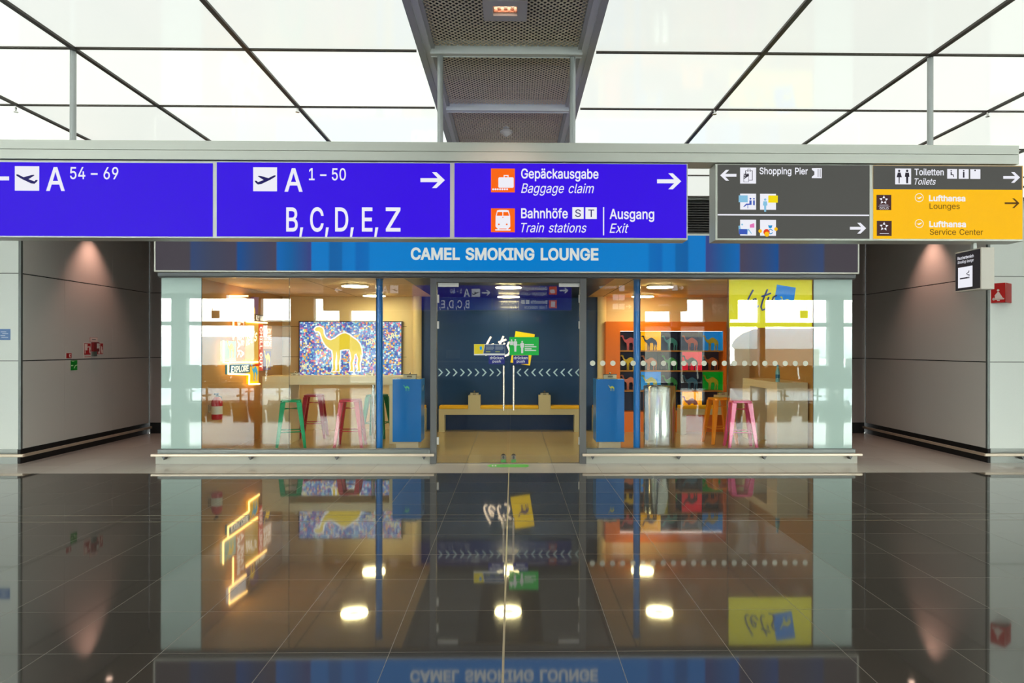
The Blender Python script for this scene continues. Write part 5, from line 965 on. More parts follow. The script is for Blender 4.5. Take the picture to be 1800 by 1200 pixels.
# doors
BLF_ = mat('door_sticker_blue', (10, 26, 128), .4); CHV = mat('etched_film', (176, 198, 196), .5)
GRN = mat('sticker_green', (0, 190, 66), .4); STY = mat('sticker_yellow', (240, 214, 0), .4); STN = mat('sticker_navy', (48, 76, 118), .4); STW = mat('sticker_white', (236, 236, 232), .4); STG = mat('sticker_grey_print', (150, 160, 172), .5)
STO = mat('sticker_olive_print', (150, 160, 90), .5)
xm = at(893, 640, YG).x
YD = YG-.0085
def door(n, x0, x1, us, uh, ul, uc, uhg, sgn):
    w = struct('door_%d' % n, MB().box(x0, x1, YG-.006, YG+.006, .012, door_z-.004), GLASS)
    xh = at(uh, 680, YG).x; za, zb2 = at(uh, 721, YG-.06).z, at(uh, 642.5, YG-.06).z
    q = MB().tube([(xh, YG-.06, za), (xh, YG-.06, zb2)], .0135, 14)
    h = obj('handle', q, mat('handle_steel', (226, 214, 196), .25, .8), w, smooth=True)
    obj('standoff', MB().tube([(xh, YG-.055, za+.08), (xh, YG-.007, za+.08)], .009, 10), STEEL, h); obj('standoff', MB().tube([(xh, YG-.055, zb2-.08), (xh, YG-.007, zb2-.08)], .009, 10), STEEL, h)
    xl_ = at(ul, 807, YG).x
    q = MB(); pts = [(xl_+.034*math.cos(a), YG-.02, .10+.034*math.sin(a)) for a in [k*PI/8 for k in range(9)]]+[(xl_-.036, YG-.02, .014), (xl_+.036, YG-.02, .014)]
    lk = obj('lock', q.prism(pts, (0, .013, 0)), CHROME, w)
    obj('keyhole', MB().prism([(xl_+.013*math.cos(k*PI/6), YG-.023, .085+.022*math.sin(k*PI/6)) for k in range(12)], (0, .003, 0)), mat('lock_dark', (70, 76, 74), .4), lk)
    a, b = at(uc[0], 500, YG).x, at(uc[1], 500, YG).x
    obj('top_patch', MB().box(a, b, YG-.016, YG+.016, at(uc[0], 504, YG).z, door_z-.003), WHITE, w)
    for v0, v1 in ((518, 532), (564.5, 577.5), (768, 781)):
        a, b = at(uhg[0], 600, YG).x, at(uhg[1], 600, YG).x
        obj('hinge', MB().box(a, b, YG-.018, YG+.014, at(uhg[0], v1, YG).z, at(uhg[0], v0, YG).z), WHITE, w)
    for u in us:
        q = MB(); q.flat = True
        t = [(0, 0), (2.6, 0), (8.6, 6.4), (2.6, 12.8), (0, 12.8), (5.6, 6.4)]
        pl(q, [(u+(x if sgn > 0 else 8.6-x), 648+y) for x, y in t], YD)
        obj('chevron_sticker', q, CHV, w)
    return w
d1 = door(1, JX[1]+.004, xm-.004, [770+12.83*k for k in range(9)], 885.5, 885, (770, 806), (765.8, 771.6), 1)
d2 = door(2, xm+.004, JX[2]-.004, [908+12.83*k for k in range(9)], 902.8, 902.8, (982.5, 1019), (1017, 1022.6), -1)
def sticker(par, name, u0, v0, u1, v1, m, Y=YD):
    q = MB(); q.flat = True; rect(q, u0, v0, u1, v1, Y); return obj(name, q, m, par)
for par, u0, u1 in ((d1, 858.8, 887.2), (d2, 902, 929)):
    s_ = sticker(par, 'push_sticker', u0, 624.4, u1, 639.6, BLF_)
    q = MB(); m_ = (u0+u1)/2; put(q, 'drücken', m_-12, m_+12, 631, 626.2, YD-.0015, .012); put(q, 'push', m_-7.2, m_+7.2, 636.8, 632.6, YD-.0015, .012)
    obj('lettering', q, STW, s_)
s_ = sticker(d1, 'rules_sticker', 833.2, 604.6, 887.6, 624.2, STW)
q = MB(); q.flat = True; pl(q, [(833.4, 604.8), (851.8, 604.8), (849, 621.6), (833.6, 622)], YD-.001); obj('yellow_field', q, STY, s_)
q = MB(); q.flat = True; pl(q, [(852.6, 605.6), (887.4, 605.6), (887.2, 621), (849.8, 621)], YD-.001); obj('navy_field', q, STN, s_)
q = MB()
for u0 in (854, 870.6):
    for i, (v0, v1, w_) in enumerate(((607.2, 608.6, 14), (610.2, 611, 14.5), (611.8, 612.6, 14.5), (613.4, 614.2, 13))): rect(q, u0, v0, u0+w_, v1, YD-.002)
obj('print', q, STG, s_)
q = MB()
for u0 in (854, 870.6): rect(q, u0, 617, u0+8, 619, YD-.002)
obj('olive_print', q, STO, s_)
q = MB(); pl(q, [(843, 609), (847, 608.6), (847.4, 614), (843.6, 615)], YD-.002); obj('blue_mark', q, CYF, s_)
s_ = sticker(d2, 'distance_sticker', 895.4, 592.2, 947, 624, GRN)
q = MB()
def man(u, v, h, part=1.0):
    disc(q, u, v+h*.07, h*.07, YD-.0015, 0, 12)
    pts = [(-.09, .16), (.09, .16), (.15, .22), (.14, .52), (.09, .55), (.08, 1), (-.08, 1), (-.09, .55), (-.14, .52), (-.15, .22)]
    pl(q, [(u+a*h, v+min(b, part)*h) for a, b in pts], YD-.0015)
man(899.3, 596.3, 20, .5); man(905.8, 595.8, 22); man(917.9, 599, 21.5)
rect(q, 909, 605.4, 915, 606.6, YD-.0015)
for v, w_ in ((604.8, 16), (608.4, 20.5), (611.9, 12), (614.8, 20)): rect(q, 922.4, v, 922.4+w_, v+1.7, YD-.0015)
obj('print', q, STW, s_)
# green floor sticker at the threshold
P = [atZ(u, v, .0025) for u, v in ((862, 815.8), (926, 815.8), (931, 818.2), (926, 820.8), (862, 820.8), (856, 818.2))]
o = thing('floor_sticker', 'green sticker with white marks on the pale floor before the glass doors', 'sticker', (0, P[0].y, .0))
q = MB().prism([(p_.x, p_.y, .0015) for p_ in P], (0, 0, .001)); obj('sheet', q, mat('floor_sticker_green', (90, 196, 84), .4), o)
q = MB(); q.flat = True
for u in (866, 871): q.poly([tuple(atZ(u+a, 818.2+b, .004)) for a, b in ((-1.5, -1.2), (1.5, -1.2), (1.5, 1.2), (-1.5, 1.2))])
obj('marks', q, STW, o)

# ================================================================== the lounge: shell
ZL = 2.60; YBW = 14.2; XLL, XLR = -4.45, 4.72
LCEIL = tile_mat('lounge_ceiling', (222, 192, 138), 2.4, 1.2, 1.8, 10.1, (40, 30, 18), .006, .6, vary=.06, speck=.02)
struct('ceiling_lounge', MB().box(-4.8, 4.8, 10.06, 14.4, ZL, 2.8), LCEIL)
struct('ceiling_lounge_middle', MB().box(-1.5, 1.5, 10.13, 14.16, ZL-.012, ZL), mat('navy_ceiling', (14, 34, 66), .4))
bxa, bxb = at(741, 650, YBW-.04).x, at(1050, 650, YBW-.04).x
struct('wall_lounge_back', MB().box(-4.8, 4.8, YBW, YBW+.2, 0, 2.8), CREAM)
struct('wall_lounge_middle', MB().box(bxa, bxb, YBW-.04, YBW-.001, 0, ZL-.001), NAVY)
struct('wall_lounge_left', MB().box(-4.79, XLL, 10.21, YBW-.001, 0, ZL-.001), OCHRE)
struct('wall_lounge_right', MB().box(XLR, 4.79, 10.21, YBW-.001, 0, ZL-.001), OCHRE)
zg = [at(600, v, YBW).z for v in (573.5, 627)]
q = MB()
for z in zg: q.box(XLL, bxa-.3, YBW-.0015, YBW, z-.004, z+.004)
struct('trim_9', q, mat('wall_joint', (120, 100, 66), .6))
for u, x_ in ((733, 0), (1058, 0)):
    x = at(u, 650, 14.02).x
    struct('pillar_%d' % (1 if u < 900 else 2), MB().cyl((x, 14.05), .085, 0, ZL-.002, 28), mat('cream_pillar', (226, 208, 160), .5), smooth=True)
for u, lab in ((666.7, 'round blue pillar inside the glass on the side of the mosaic poster'), (1119.6, 'round blue pillar inside the glass on the side of the orange shelf')):
    x = at(u, 650, 10.5).x
    o = thing('blue_pillar', lab, 'pillar', (x, 10.5, 0))
    obj('shaft', MB().cyl((x, 10.5), .05, 0.012, ZL-.012, 28), BLUE, o, smooth=True); obj('base_ring', MB().cyl((x, 10.5), .06, 0, .012, 28), BLUE, o, smooth=True); obj('top_ring', MB().cyl((x, 10.5), .06, ZL-.012, ZL-.001, 28), BLUE, o, smooth=True)
# ring lamps
RINGM = mat('ring_glow', (255, 244, 205), .4, emit=60, ecol=(255, 234, 170))
def torus(c, R, r, n=40, k=10):
    return MB().tube([(c[0]+R*math.cos(2*PI*i/n), c[1]+R*math.sin(2*PI*i/n), c[2]) for i in range(n)], r, k, closed=True)
rl = None
for u, Y, lab in ((624, 11.4, 'glowing ring lamp before the blue pillar beside the mosaic poster'), (894, 11.4, 'glowing ring lamp over the doors, the nearer of two'), (1160, 11.4, 'glowing ring lamp before the orange shelf, the nearer of two'),
                  (658, 13.5, 'glowing ring lamp half hidden behind the blue pillar near the poster'), (894, 13.5, 'glowing ring lamp over the bench, the farther of two'), (1130, 13.5, 'glowing ring lamp behind the blue pillar near the orange shelf')):
    x = at(u, 497, Y).x; z = ZL-.055
    o = thing('ring_lamp', lab, 'ceiling lamp', (x, Y, ZL-.012), 'ring lamps of the lounge')
    zr = ZL-.012*(abs(x) < 1.5)
    hq = MB(); gq = MB(); n_ = 40; r0_, r1_ = .125, .205
    for i in range(n_):
        c0, s0, c1, s1 = math.cos(2*PI*i/n_), math.sin(2*PI*i/n_), math.cos(2*PI*(i+1)/n_), math.sin(2*PI*(i+1)/n_)
        def P_(r_, z_, k_): return (x+r_*(c0, c1)[k_], Y+r_*(s0, s1)[k_], z_)
        za_, zb__, zc__ = zr-.012, zr-.034, zr-.042
        hq.quad(P_(r1_, za_, 0), P_(r1_, za_, 1), P_(r1_, zb__, 1), P_(r1_, zb__, 0)); hq.quad(P_(r0_, za_, 1), P_(r0_, za_, 0), P_(r0_, zb__, 0), P_(r0_, zb__, 1)); hq.quad(P_(r0_, za_, 0), P_(r0_, za_, 1), P_(r1_, za_, 1), P_(r1_, za_, 0))
        gq.quad(P_(r1_, zb__, 0), P_(r1_, zb__, 1), P_(r1_-.004, zc__, 1), P_(r1_-.004, zc__, 0)); gq.quad(P_(r0_, zb__, 1), P_(r0_, zb__, 0), P_(r0_+.004, zc__, 0), P_(r0_+.004, zc__, 1)); gq.quad(P_(r0_+.004, zc__, 1), P_(r0_+.004, zc__, 0), P_(r1_-.004, zc__, 0), P_(r1_-.004, zc__, 1))
    obj('housing', hq, WHITE, o); obj('ring', gq, RINGM, o)
    obj('canopy', MB().cyl((x, Y), .05, ZL-.02, ZL-.0125, 20), WHITE, o, smooth=True)
    obj('spoke', MB().box(x-.127, x+.127, Y-.005, Y+.005, ZL-.02, ZL-.0125).box(x-.005, x+.005, Y-.127, Y+.127, ZL-.02, ZL-.0125), WHITE, o)
for u, v in ((610, 490), (1180, 492)):
    p_ = at(u, v, 10.9)
    o = thing('ceiling_sprinkler', 'small lounge sprinkler by the ring lamp ' + ('near the mosaic poster' if u < 900 else 'near the orange shelf'), 'sprinkler', (p_.x, 10.9, ZL))
    obj('pipe', MB().cyl((p_.x, 10.9), .008, ZL-.045, ZL, 10), CHROME, o); obj('deflector', MB().cyl((p_.x, 10.9), .02, ZL-.055, ZL-.047, 12), CHROME, o)

# ================================================================== camels
CAM = [(455,218),(462,211),(474,209),(485,214),(490,222),(491,236),(497,250),(507,259),(520,262),(535,256),(550,244),(565,236),(578,234),(592,240),(606,251),(622,262),(634,276),(641,296),(643,318),(640,324),(637,314),(638,340),(634,356),(636,374),(637,385),(623,385),(629,376),(626,355),(629,335),(622,314),(614,318),(612,335),(606,352),(608,374),(608,385),(594,385),(600,376),(598,352),(602,335),(598,312),(594,298),(580,297),(565,299),(556,302),(556,330),(552,352),(553,376),(554,385),(541,385),(546,376),(545,350),(545,325),(542,306),(540,325),(537,350),(538,376),(538,385),(525,385),(530,376),(529,350),(529,322),(526,302),(514,294),(500,282),(490,266),(483,248),(478,232),(472,226),(460,226)]
CAM = [((x-549)/188, (385-y)/188) for x, y in CAM]
def camel(mb, o, right, up, w, d, grow=0.0, mi=0):
    o, right, up = Vector(o), Vector(right), Vector(up)
    pts = CAM
    if grow:
        n = len(CAM); out = []
        for i in range(n):
            a, b, c = Vector(CAM[i-1]), Vector(CAM[i]), Vector(CAM[(i+1) % n])
            t = ((b-a).normalized()+(c-b).normalized())
            t = t.normalized() if t.length > .1 else (c-b).normalized()
            nr = Vector((-t.y, t.x)); out.append(tuple(b+nr*grow))
        pts = out
    P = [o+right*(x*w)+up*(y*w) for x, y in pts]
    return mb.prism(P, d, mi)

# ------------------------------------------------------------------ poster
YP = YBW-.07
xa, xb = at(525, 610, YP).x, at(707, 610, YP).x; zb_, zt_ = at(616, 668, YP).z, at(616, 564, YP).z
d = thing('lightbox_poster', 'glowing mosaic light box poster of a golden camel on the cream wall', 'poster', ((xa+xb)/2, YP, zb_))
obj('frame', MB().box(xa, xb, YP+.001, YBW-.001, zb_, zt_), mat('poster_frame', (70, 66, 70), .4), d)
mo = bpy.data.materials.new('mosaic_print'); mo.use_nodes = True; nt = mo.node_tree; b = nt.nodes['Principled BSDF']
tc = nt.nodes.new('ShaderNodeTexCoord'); vo = nt.nodes.new('ShaderNodeTexVoronoi'); vo.inputs['Scale'].default_value = 30; vo.inputs['Randomness'].default_value = .55
nt.links.new(tc.outputs['Object'], vo.inputs['Vector']); wnn = nt.nodes.new('ShaderNodeTexWhiteNoise'); nt.links.new(vo.outputs['Color'], wnn.inputs['Vector'])
cr = nt.nodes.new('ShaderNodeValToRGB'); nt.links.new(wnn.outputs['Value'], cr.inputs[0]); cr.color_ramp.interpolation = 'CONSTANT'
cols = [(0, (66, 92, 176)), (.2, (92, 128, 206)), (.38, (70, 150, 206)), (.5, (150, 214, 226)), (.62, (236, 244, 240)), (.72, (236, 120, 150)), (.8, (244, 172, 90)), (.88, (120, 84, 170)), (.95, (246, 220, 110))]
while len(cr.color_ramp.elements) < len(cols): cr.color_ramp.elements.new(.5)
for e_, (p_, c_) in zip(cr.color_ramp.elements, cols): e_.position = p_; e_.color = lin(c_)
nt.links.new(cr.outputs[0], b.inputs['Emission Color']); b.inputs['Emission Strength'].default_value = 1.05; b.inputs['Base Color'].default_value = (.02, .02, .02, 1); b.inputs['Roughness'].default_value = .4
pn = obj('panel', MB().box(xa+.02, xb-.02, YP-.004, YP+.001, zb_+.02, zt_-.02), mo, d)
ca, cb = at(553, 640, YP).x, at(636, 640, YP).x; cz = at(600, 652, YP).z
q = MB(); camel(q, ((ca+cb)/2, YP-.0065, cz), RX, UZ, (cb-ca), (0, .002, 0), grow=.03); obj('camel_outline', q, glow('poster_white', (252, 250, 246), 1.1), pn)
q = MB(); camel(q, ((ca+cb)/2, YP-.009, cz), RX, UZ, (cb-ca), (0, .002, 0)); obj('camel', q, glow('poster_gold', (246, 214, 64), 1.0), pn)
q = MB(); write(q, 'TRAVEL ART', (at(643, 609, YP).x, YP-.007, at(643, 607, YP).z), (.965, 0, .26), (-.26, 0, .965), .66, .10, .02, .2); obj('slogan', q, glow('poster_cream', (252, 240, 180), 1.1), pn)
q = MB(); write(q, "let's", (at(530, 650, YP).x, YP-.007, at(530, 648, YP).z), RX, UZ, .19, .12, .012, .3); obj('lettering', q, MATS['poster_cream'], pn)

# ------------------------------------------------------------------ shelf wall with camels
YS0 = 13.78
xa, xb = at(1065, 650, YS0).x, at(1277, 650, YS0).x; zt_ = at(1170, 565, YS0).z
cx = [at(u, 650, YS0).x for u in (1090, 1126.4, 1162.8, 1199, 1235.3, 1271.5)]; rz = [at(1180, v, YS0).z for v in (581.6, 616.8, 652, 687.2, 722.4)]
d = thing('shelf_unit', 'tall orange shelf unit with twenty coloured niches on the back wall', 'shelf', ((xa+xb)/2, (YS0+YBW)/2, 0))
ORG = mat('orange_laminate', (232, 116, 10), .45); ORE = mat('ochre_edge', (176, 120, 50), .5)
obj('carcass', MB().box(xa, cx[0], YS0, YBW-.001, 0, zt_).box(cx[-1], xb, YS0, YBW-.001, 0, zt_).box(cx[0], cx[-1], YS0, YBW-.001, rz[0], zt_).box(cx[0], cx[-1], YS0, YBW-.001, 0, rz[4]-.012), ORG, d)
for z in rz[1:4]: obj('shelf_board', MB().box(cx[0], cx[-1], YS0+.001, YBW-.05, z-.012, z+.012), ORE, d)
q = MB()
NV, AU = (40, 48, 86), (62, 40, 66)
for x in cx[1:-1]:
    for a, b in zip(rz[:-1], rz[1:]): obj('divider', MB().box(x-.006, x+.006, YS0+.03, YBW-.05, b+.0125, a-.0125), mat('divider_navy', (44, 46, 80), .5), d)
KD = 14.0
table = [[(NV, (226, 110, 122), 'pink', 'navy'), ((250, 208, 0), (34, 46, 84), 'navy', 'yellow'), (NV, (62, 156, 160), 'teal', 'navy'), (AU, (222, 104, 36), 'orange', 'dark plum'), ((20, 136, 200), (206, 172, 30), 'golden', 'blue')],
         [(NV, (250, 214, 20), 'yellow', 'navy'), (NV, (236, 142, 100), 'salmon', 'navy'), (NV, (64, 176, 90), 'green', 'navy'), ((228, 42, 68), (44, 60, 76), 'slate', 'red'), (AU, (196, 92, 30), 'rust', 'dark plum')],
         [(NV, (226, 130, 100), 'salmon', 'navy'), ((60, 160, 220), (246, 226, 90), 'pale yellow', 'sky blue'), (NV, (26, 150, 66), 'green', 'navy'), (NV, (56, 120, 160), 'steel blue', 'navy'), ((0, 140, 30), (206, 176, 30), 'golden', 'green')],
         [(NV, None, '', ''), (NV, None, '', ''), (NV, None, '', ''), ((250, 200, 0), (130, 84, 120), 'purple', 'yellow'), (AU, None, '', '')]]
ROWN = ['top', 'second', 'third', 'lowest']
for r_ in range(4):
    for c_ in range(5):
        nc, cc, cn, nn = table[r_][c_]
        x0_, x1_, z0_, z1_ = cx[c_]+.007*(c_ > 0), cx[c_+1]-.007*(c_ < 4), rz[r_+1]+.0125*(r_ < 3)-.0115*(r_ == 3), rz[r_]-.0125*(r_ > 0)
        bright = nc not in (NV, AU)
        nm = mat('niche_%d_%d_%d' % nc, nc, .5, emit=.35 if bright else 0)  # bright niches: the strip's light put into their colour as a glow
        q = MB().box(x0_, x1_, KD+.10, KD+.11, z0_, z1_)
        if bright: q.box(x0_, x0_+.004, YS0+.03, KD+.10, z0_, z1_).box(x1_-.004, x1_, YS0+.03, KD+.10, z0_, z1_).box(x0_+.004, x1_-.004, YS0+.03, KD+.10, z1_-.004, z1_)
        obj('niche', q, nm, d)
        if cc:
            w = (x1_-x0_)*.80; xm_ = (x0_+x1_)/2
            rel = {'navy': 'dark blue'}
            q = MB(); camel(q, (xm_, KD-.03, z0_+.0005), RX, UZ, w, (0, .03, 0))
            o = obj('camel_figure', q, mat('camel_%d_%d_%d' % cc, cc, .45), loc=(xm_, KD-.015, z0_))
            tag(o, '%s camel cut-out in the %s niche of the %s row of the shelf' % (cn, nn, ROWN[r_]), 'camel figure', 'camel figures on the orange shelf')
obj('light_strip', MB().box(cx[0]+.01, cx[-1]-.01, YS0+.04, YS0+.06, rz[0]-.006, rz[0]-.0005), mat('strip_glow', (255, 240, 225), .5, emit=5), d)

# ------------------------------------------------------------------ pedestals, bin, benches, ash trays
ASH = mat('ashtray_metal', (196, 186, 160), .3, .5)
def ashtray(x, y, z, w, h, lab, big=False):
    o = thing('ashtray', lab, 'ashtray', (x, y, z), 'ashtrays of the lounge')
    obj('body', MB().box(x-w/2, x+w/2, y-.06, y+.06, z, z+h), ASH, o, bevel=.004)
    obj('lid', MB().box(x-w/2-.006, x+w/2+.006, y-.066, y+.066, z+h, z+h+.008), CHROME, o)
    obj('knob', MB().lathe((x, y), [(.012, z+h+.008), (.018, z+h+.02), (.014, z+h+.034), (.004, z+h+.04)], 14), CHROME, o, smooth=True)
    obj('label', MB().box(x-w*.2, x+w*.2, y-.0615, y-.06, z+h*.3, z+h*.7), mat('ashtray_label', (120, 110, 90), .4), o)
YPD = 11.45
for u0, u1, cu, cc, lab, la, lc in ((690, 740.4, 714.2, (110, 226, 170), 'blue pedestal with a mint green camel emblem beside the doors', 'ashtray box on the blue pedestal with the mint camel', 'mint'), (1048, 1097.5, 1074.5, (226, 220, 90), 'blue pedestal with a yellow camel emblem beside the doors', 'ashtray box on the blue pedestal with the yellow camel', 'yellow')):
    xa, xb = at(u0, 700, YPD).x, at(u1, 700, YPD).x; zp = at(u0, 666.3, YPD).z; zq = at(u0, 776.5, YPD).z
    o = thing('ash_pedestal', lab, 'pedestal', ((xa+xb)/2, YPD+.22, 0), 'blue ash pedestals')
    bd = obj('body', MB().box(xa, xb, YPD, YPD+.44, zq, zp), BLUE, o, bevel=.004)
    obj('plinth', MB().box(xa+.05, xb-.05, YPD+.03, YPD+.40, 0, zq), mat('pedestal_plinth', (226, 208, 180), .5), o)
    obj('top_plate', MB().box(xa+.01, xb-.01, YPD+.01, YPD+.43, zp, zp+.004), STEEL, o)
    q = MB(); x = at(cu, 687, YPD).x; zc_ = at(cu, 686.8, YPD).z; camel(q, (x, YPD-.002, zc_), RX, UZ, .098, (0, .0015, 0)); obj('camel_emblem', q, mat('emblem_%s' % lc, cc, .4), bd)
    obj('side_latch', MB().box(xb, xb+.012, YPD+.2, YPD+.24, zp-.2, zp-.1), STEEL, o)
    ashtray((xa+xb)/2+.02, YPD+.2, zp+.004, .20, .065, la)
xa, xb = at(1131.5, 720, 11.5).x, at(1187, 720, 11.5).x; xm_ = (xa+xb)/2; rr = (xb-xa)/2; zt_ = at(1159, 679, 11.25).z
o = thing('waste_bin', 'tall brushed steel cylinder bin before the orange shelf', 'bin', (xm_, 11.5, 0))
obj('body', MB().lathe((xm_, 11.5), [(rr, .02), (rr, zt_-.012), (rr-.006, zt_), (rr-.035, zt_), (rr-.035, zt_-.1)], 48), mat('bin_steel', (196, 196, 184), .16, 1.0), o, smooth=True)
obj('base', MB().cyl((xm_, 11.5), rr-.012, 0, .02, 40), BLACK, o, smooth=True)
obj('ash_tray', MB().lathe((xm_, 11.5), [(rr-.04, zt_-.04), (rr-.04, zt_-.01), (.04, zt_-.03)], 32), BLACK, o, smooth=True)

YBN = 13.80
def bench(u0, u1, posts, lab, legs=True, label_posts=()):
    xa, xb = at(u0, 720, YBN).x, at(u1, 720, YBN).x; zt0, zb0 = at(895, 718.6, YBN).z, at(895, 728.8, YBN).z; zc0 = at(895, 713.2, YBN).z; zp0 = at(895, 695, YBN).z
    o = thing('bench', lab, 'bench', ((xa+xb)/2, YBN+.15, 0), 'benches of the lounge')
    lw = .11
    ps = [(at(a, 700, YBN).x, at(b, 700, YBN).x) for a, b in posts]
    obj('seat_frame', MB().box(xa, xb, YBN, YBN+.30, zb0, zt0), CONC, o)
    obj('leg', MB().box(xa, xa+lw, YBN, YBN+.30, 0, zb0), CONC, o); obj('leg', MB().box(xb-lw, xb, YBN, YBN+.30, 0, zb0), CONC, o)
    cuts = [xa+.004]+[t for p_ in ps for t in p_]+[xb-.004]
    for a, b in zip(cuts[::2], cuts[1::2]): obj('cushion', MB().box(a+.003, b-.003, YBN-.006, YBN+.29, zt0, zc0), YEL, o, bevel=.012)
    for a, b in ps: obj('ash_post', MB().box(a, b, YBN, YBN+.28, zt0, zp0), CONC, o)
    return [((a+b)/2, YBN+.12, zp0) for a, b in ps]
P = bench(771.2, 1019.8, ((823, 844), (947, 968)), 'long beige bench with yellow cushions against the navy wall behind the doors')
ashtray(*P[0], .155, .05, 'ashtray on the bench post seen through the door with the rules sticker'); ashtray(*P[1], .155, .05, 'ashtray on the bench post seen through the door with the green sticker')
bench(700, 747, (), 'short beige bench end with yellow cushion behind the mint camel pedestal')
bench(1043, 1062, (), 'short beige bench end with yellow cushion behind the yellow camel pedestal')
YBN = 13.3
P = bench(1196, 1296, ((1262, 1284),), 'beige bench with ash post before the orange shelf and behind the orange stool')
ashtray(*P[0], .15, .05, 'ashtray on the bench post above the orange stool')

# ------------------------------------------------------------------ bar tables and stools
ya = 12.1; xa, xb = at(461, 700, ya).x, at(731, 700, ya).x; zt_ = at(600, 661.2, ya).z; zu = at(600, 676.2, ya).z
o = thing('bar_table', 'long cream bar table in front of the mosaic camel poster', 'table', ((xa+xb)/2, ya+.3, 0))
obj('tabletop', MB().box(xa, xb, ya, ya+.6, zu, zt_), CREAMW, o, bevel=.004)
for a, b in ((xa, at(508, 700, ya).x), (at(684.5, 700, ya).x, xb)): obj('leg', MB().box(a, b, ya, ya+.6, 0, zu), CREAMW, o)
x = at(656, 700, ya+.3).x; obj('support_post', MB().cyl((x, ya+.3), .03, 0, zu, 20), CHROME, o, smooth=True)
ashtray(at(519, 655, 12.3).x, 12.3, zt_, .12, .045, 'ashtray on the bar table at the end near the neon boards')
ashtray(at(651, 655, 12.3).x, 12.3, zt_, .12, .045, 'ashtray on the bar table just beside the blue pillar')
xa, xb = at(1366, 700, 11.3).x, XLR-.03; zt_ = 1.065
o = thing('bar_table', 'cream bar table running back along the wall under the yellow banner', 'table', ((xa+xb)/2, 12.4, 0))
obj('tabletop', MB().box(xa, xb, 11.3, 13.0, zt_-.12, zt_), CREAMW, o, bevel=.004)
obj('leg', MB().box(xa, xb, 11.3, 11.75, 0, zt_-.12), CREAMW, o); obj('leg', MB().box(xa, xb, 12.6, 13.0, 0, zt_-.12), CREAMW, o)
# water bottle
p_ = at(1367, 668, 11.5); x = max(p_.x, xa+.05)
o = thing('water_bottle', 'clear blue water bottle standing on the bar table under the yellow banner', 'bottle', (x, 11.5, zt_))
BOT = mat('bottle_plastic', (130, 190, 206), .12, spec=.6)
obj('body', MB().lathe((x, 11.5), [(.03, zt_), (.034, zt_+.02), (.034, zt_+.09), (.031, zt_+.10), (.034, zt_+.11), (.034, zt_+.16), (.018, zt_+.22), (.014, zt_+.25)], 18), BOT, o, smooth=True)
obj('label', MB().lathe((x, 11.5), [(.0348, zt_+.06), (.0348, zt_+.12)], 18), mat('bottle_label', (20, 110, 160), .4), o, smooth=True)
obj('cap', MB().cyl((x, 11.5), .016, zt_+.25, zt_+.275, 14), mat('bottle_cap', (20, 130, 180), .4), o, smooth=True)
def stool(x, y, rot, rgb, name, lab):
    m = mat('stool_'+name, rgb, .3, .25, coat=.3)
    o = thing('bar_stool', lab, 'stool', (x, y, 0), 'metal bar stools of the lounge')
    H = .765
    L = lambda mb, n, **k: obj(n, mb, m, None, **k)
    def loc(mb): mb.v = [(a+x, b+y, c) for a, b, c in mb.v]; return mb
    q = MB(); 
    pts = []
    for cx_, cy_, a0 in ((.115, .115, 0), (-.115, .115, 90), (-.115, -.115, 180), (.115, -.115, 270)):
        for k in range(5): a = math.radians(a0+k*22.5); pts.append((cx_+.045*math.cos(a), cy_+.045*math.sin(a)))
    q.prism([(a, b, H-.035) for a, b in pts], (0, 0, .03)); q.prism([(a*.94, b*.94, H-.005) for a, b in pts], (0, 0, .005))
    obj('seat', loc(q), m, o, bevel=.005)
    for sx in (-1, 1):
        for sy in (-1, 1):
            q = MB().frustum((sx*.215, sy*.215, 0), (.022, .022), (sx*.122, sy*.122, H-.036), (.040, .040))
            q2 = MB()
            obj('leg', loc(q), m, o, bevel=.006)
    q = MB(); z = .26; a = .215-(.215-.122)*z/(H-.036)
    for sx, sy, ex, ey in ((-1, -1, 1, -1), (1, -1, 1, 1), (1, 1, -1, 1), (-1, 1, -1, -1)): q.tube([(sx*a, sy*a, z), (ex*a, ey*a, z)], .009, 8)
    obj('footrest', loc(q), m, o)
    q = MB(); z = .62; a = .215-(.215-.122)*z/(H-.036)
    q.tube([(-a, -a, z), (a, a, z)], .006, 8).tube([(-a, a, z), (a, -a, z)], .006, 8)
    obj('cross_brace', loc(q), m, o)
    o.rotation_euler = (0, 0, rot)
GR, RD = (0, 152, 96), (186, 44, 62)
stool(at(511.5, 700, 11.72).x, 11.72, .30, GR, 'green', 'green metal bar stool at the near side of the table, closest to the neon boards')
stool(at(552, 700, 13.0).x, 13.0, .12, RD, 'red', 'dark red metal bar stool on the far side of the bar table')
stool(at(616, 700, 11.8).x, 11.8, .05, RD, 'red', 'dark red metal bar stool on the near side of the bar table')
stool(at(663, 700, 13.0).x, 13.0, -.2, (0, 128, 80), 'dark_green', 'green metal bar stool on the far side of the table, behind the blue pillar')
stool(at(1265, 700, 12.2).x, 12.2, .15, (240, 150, 10), 'orange', 'orange metal bar stool before the orange shelf')
stool(at(1301.5, 700, 11.62).x, 11.62, -.1, (232, 86, 140), 'pink', 'pink metal bar stool beside the bar table under the yellow banner')

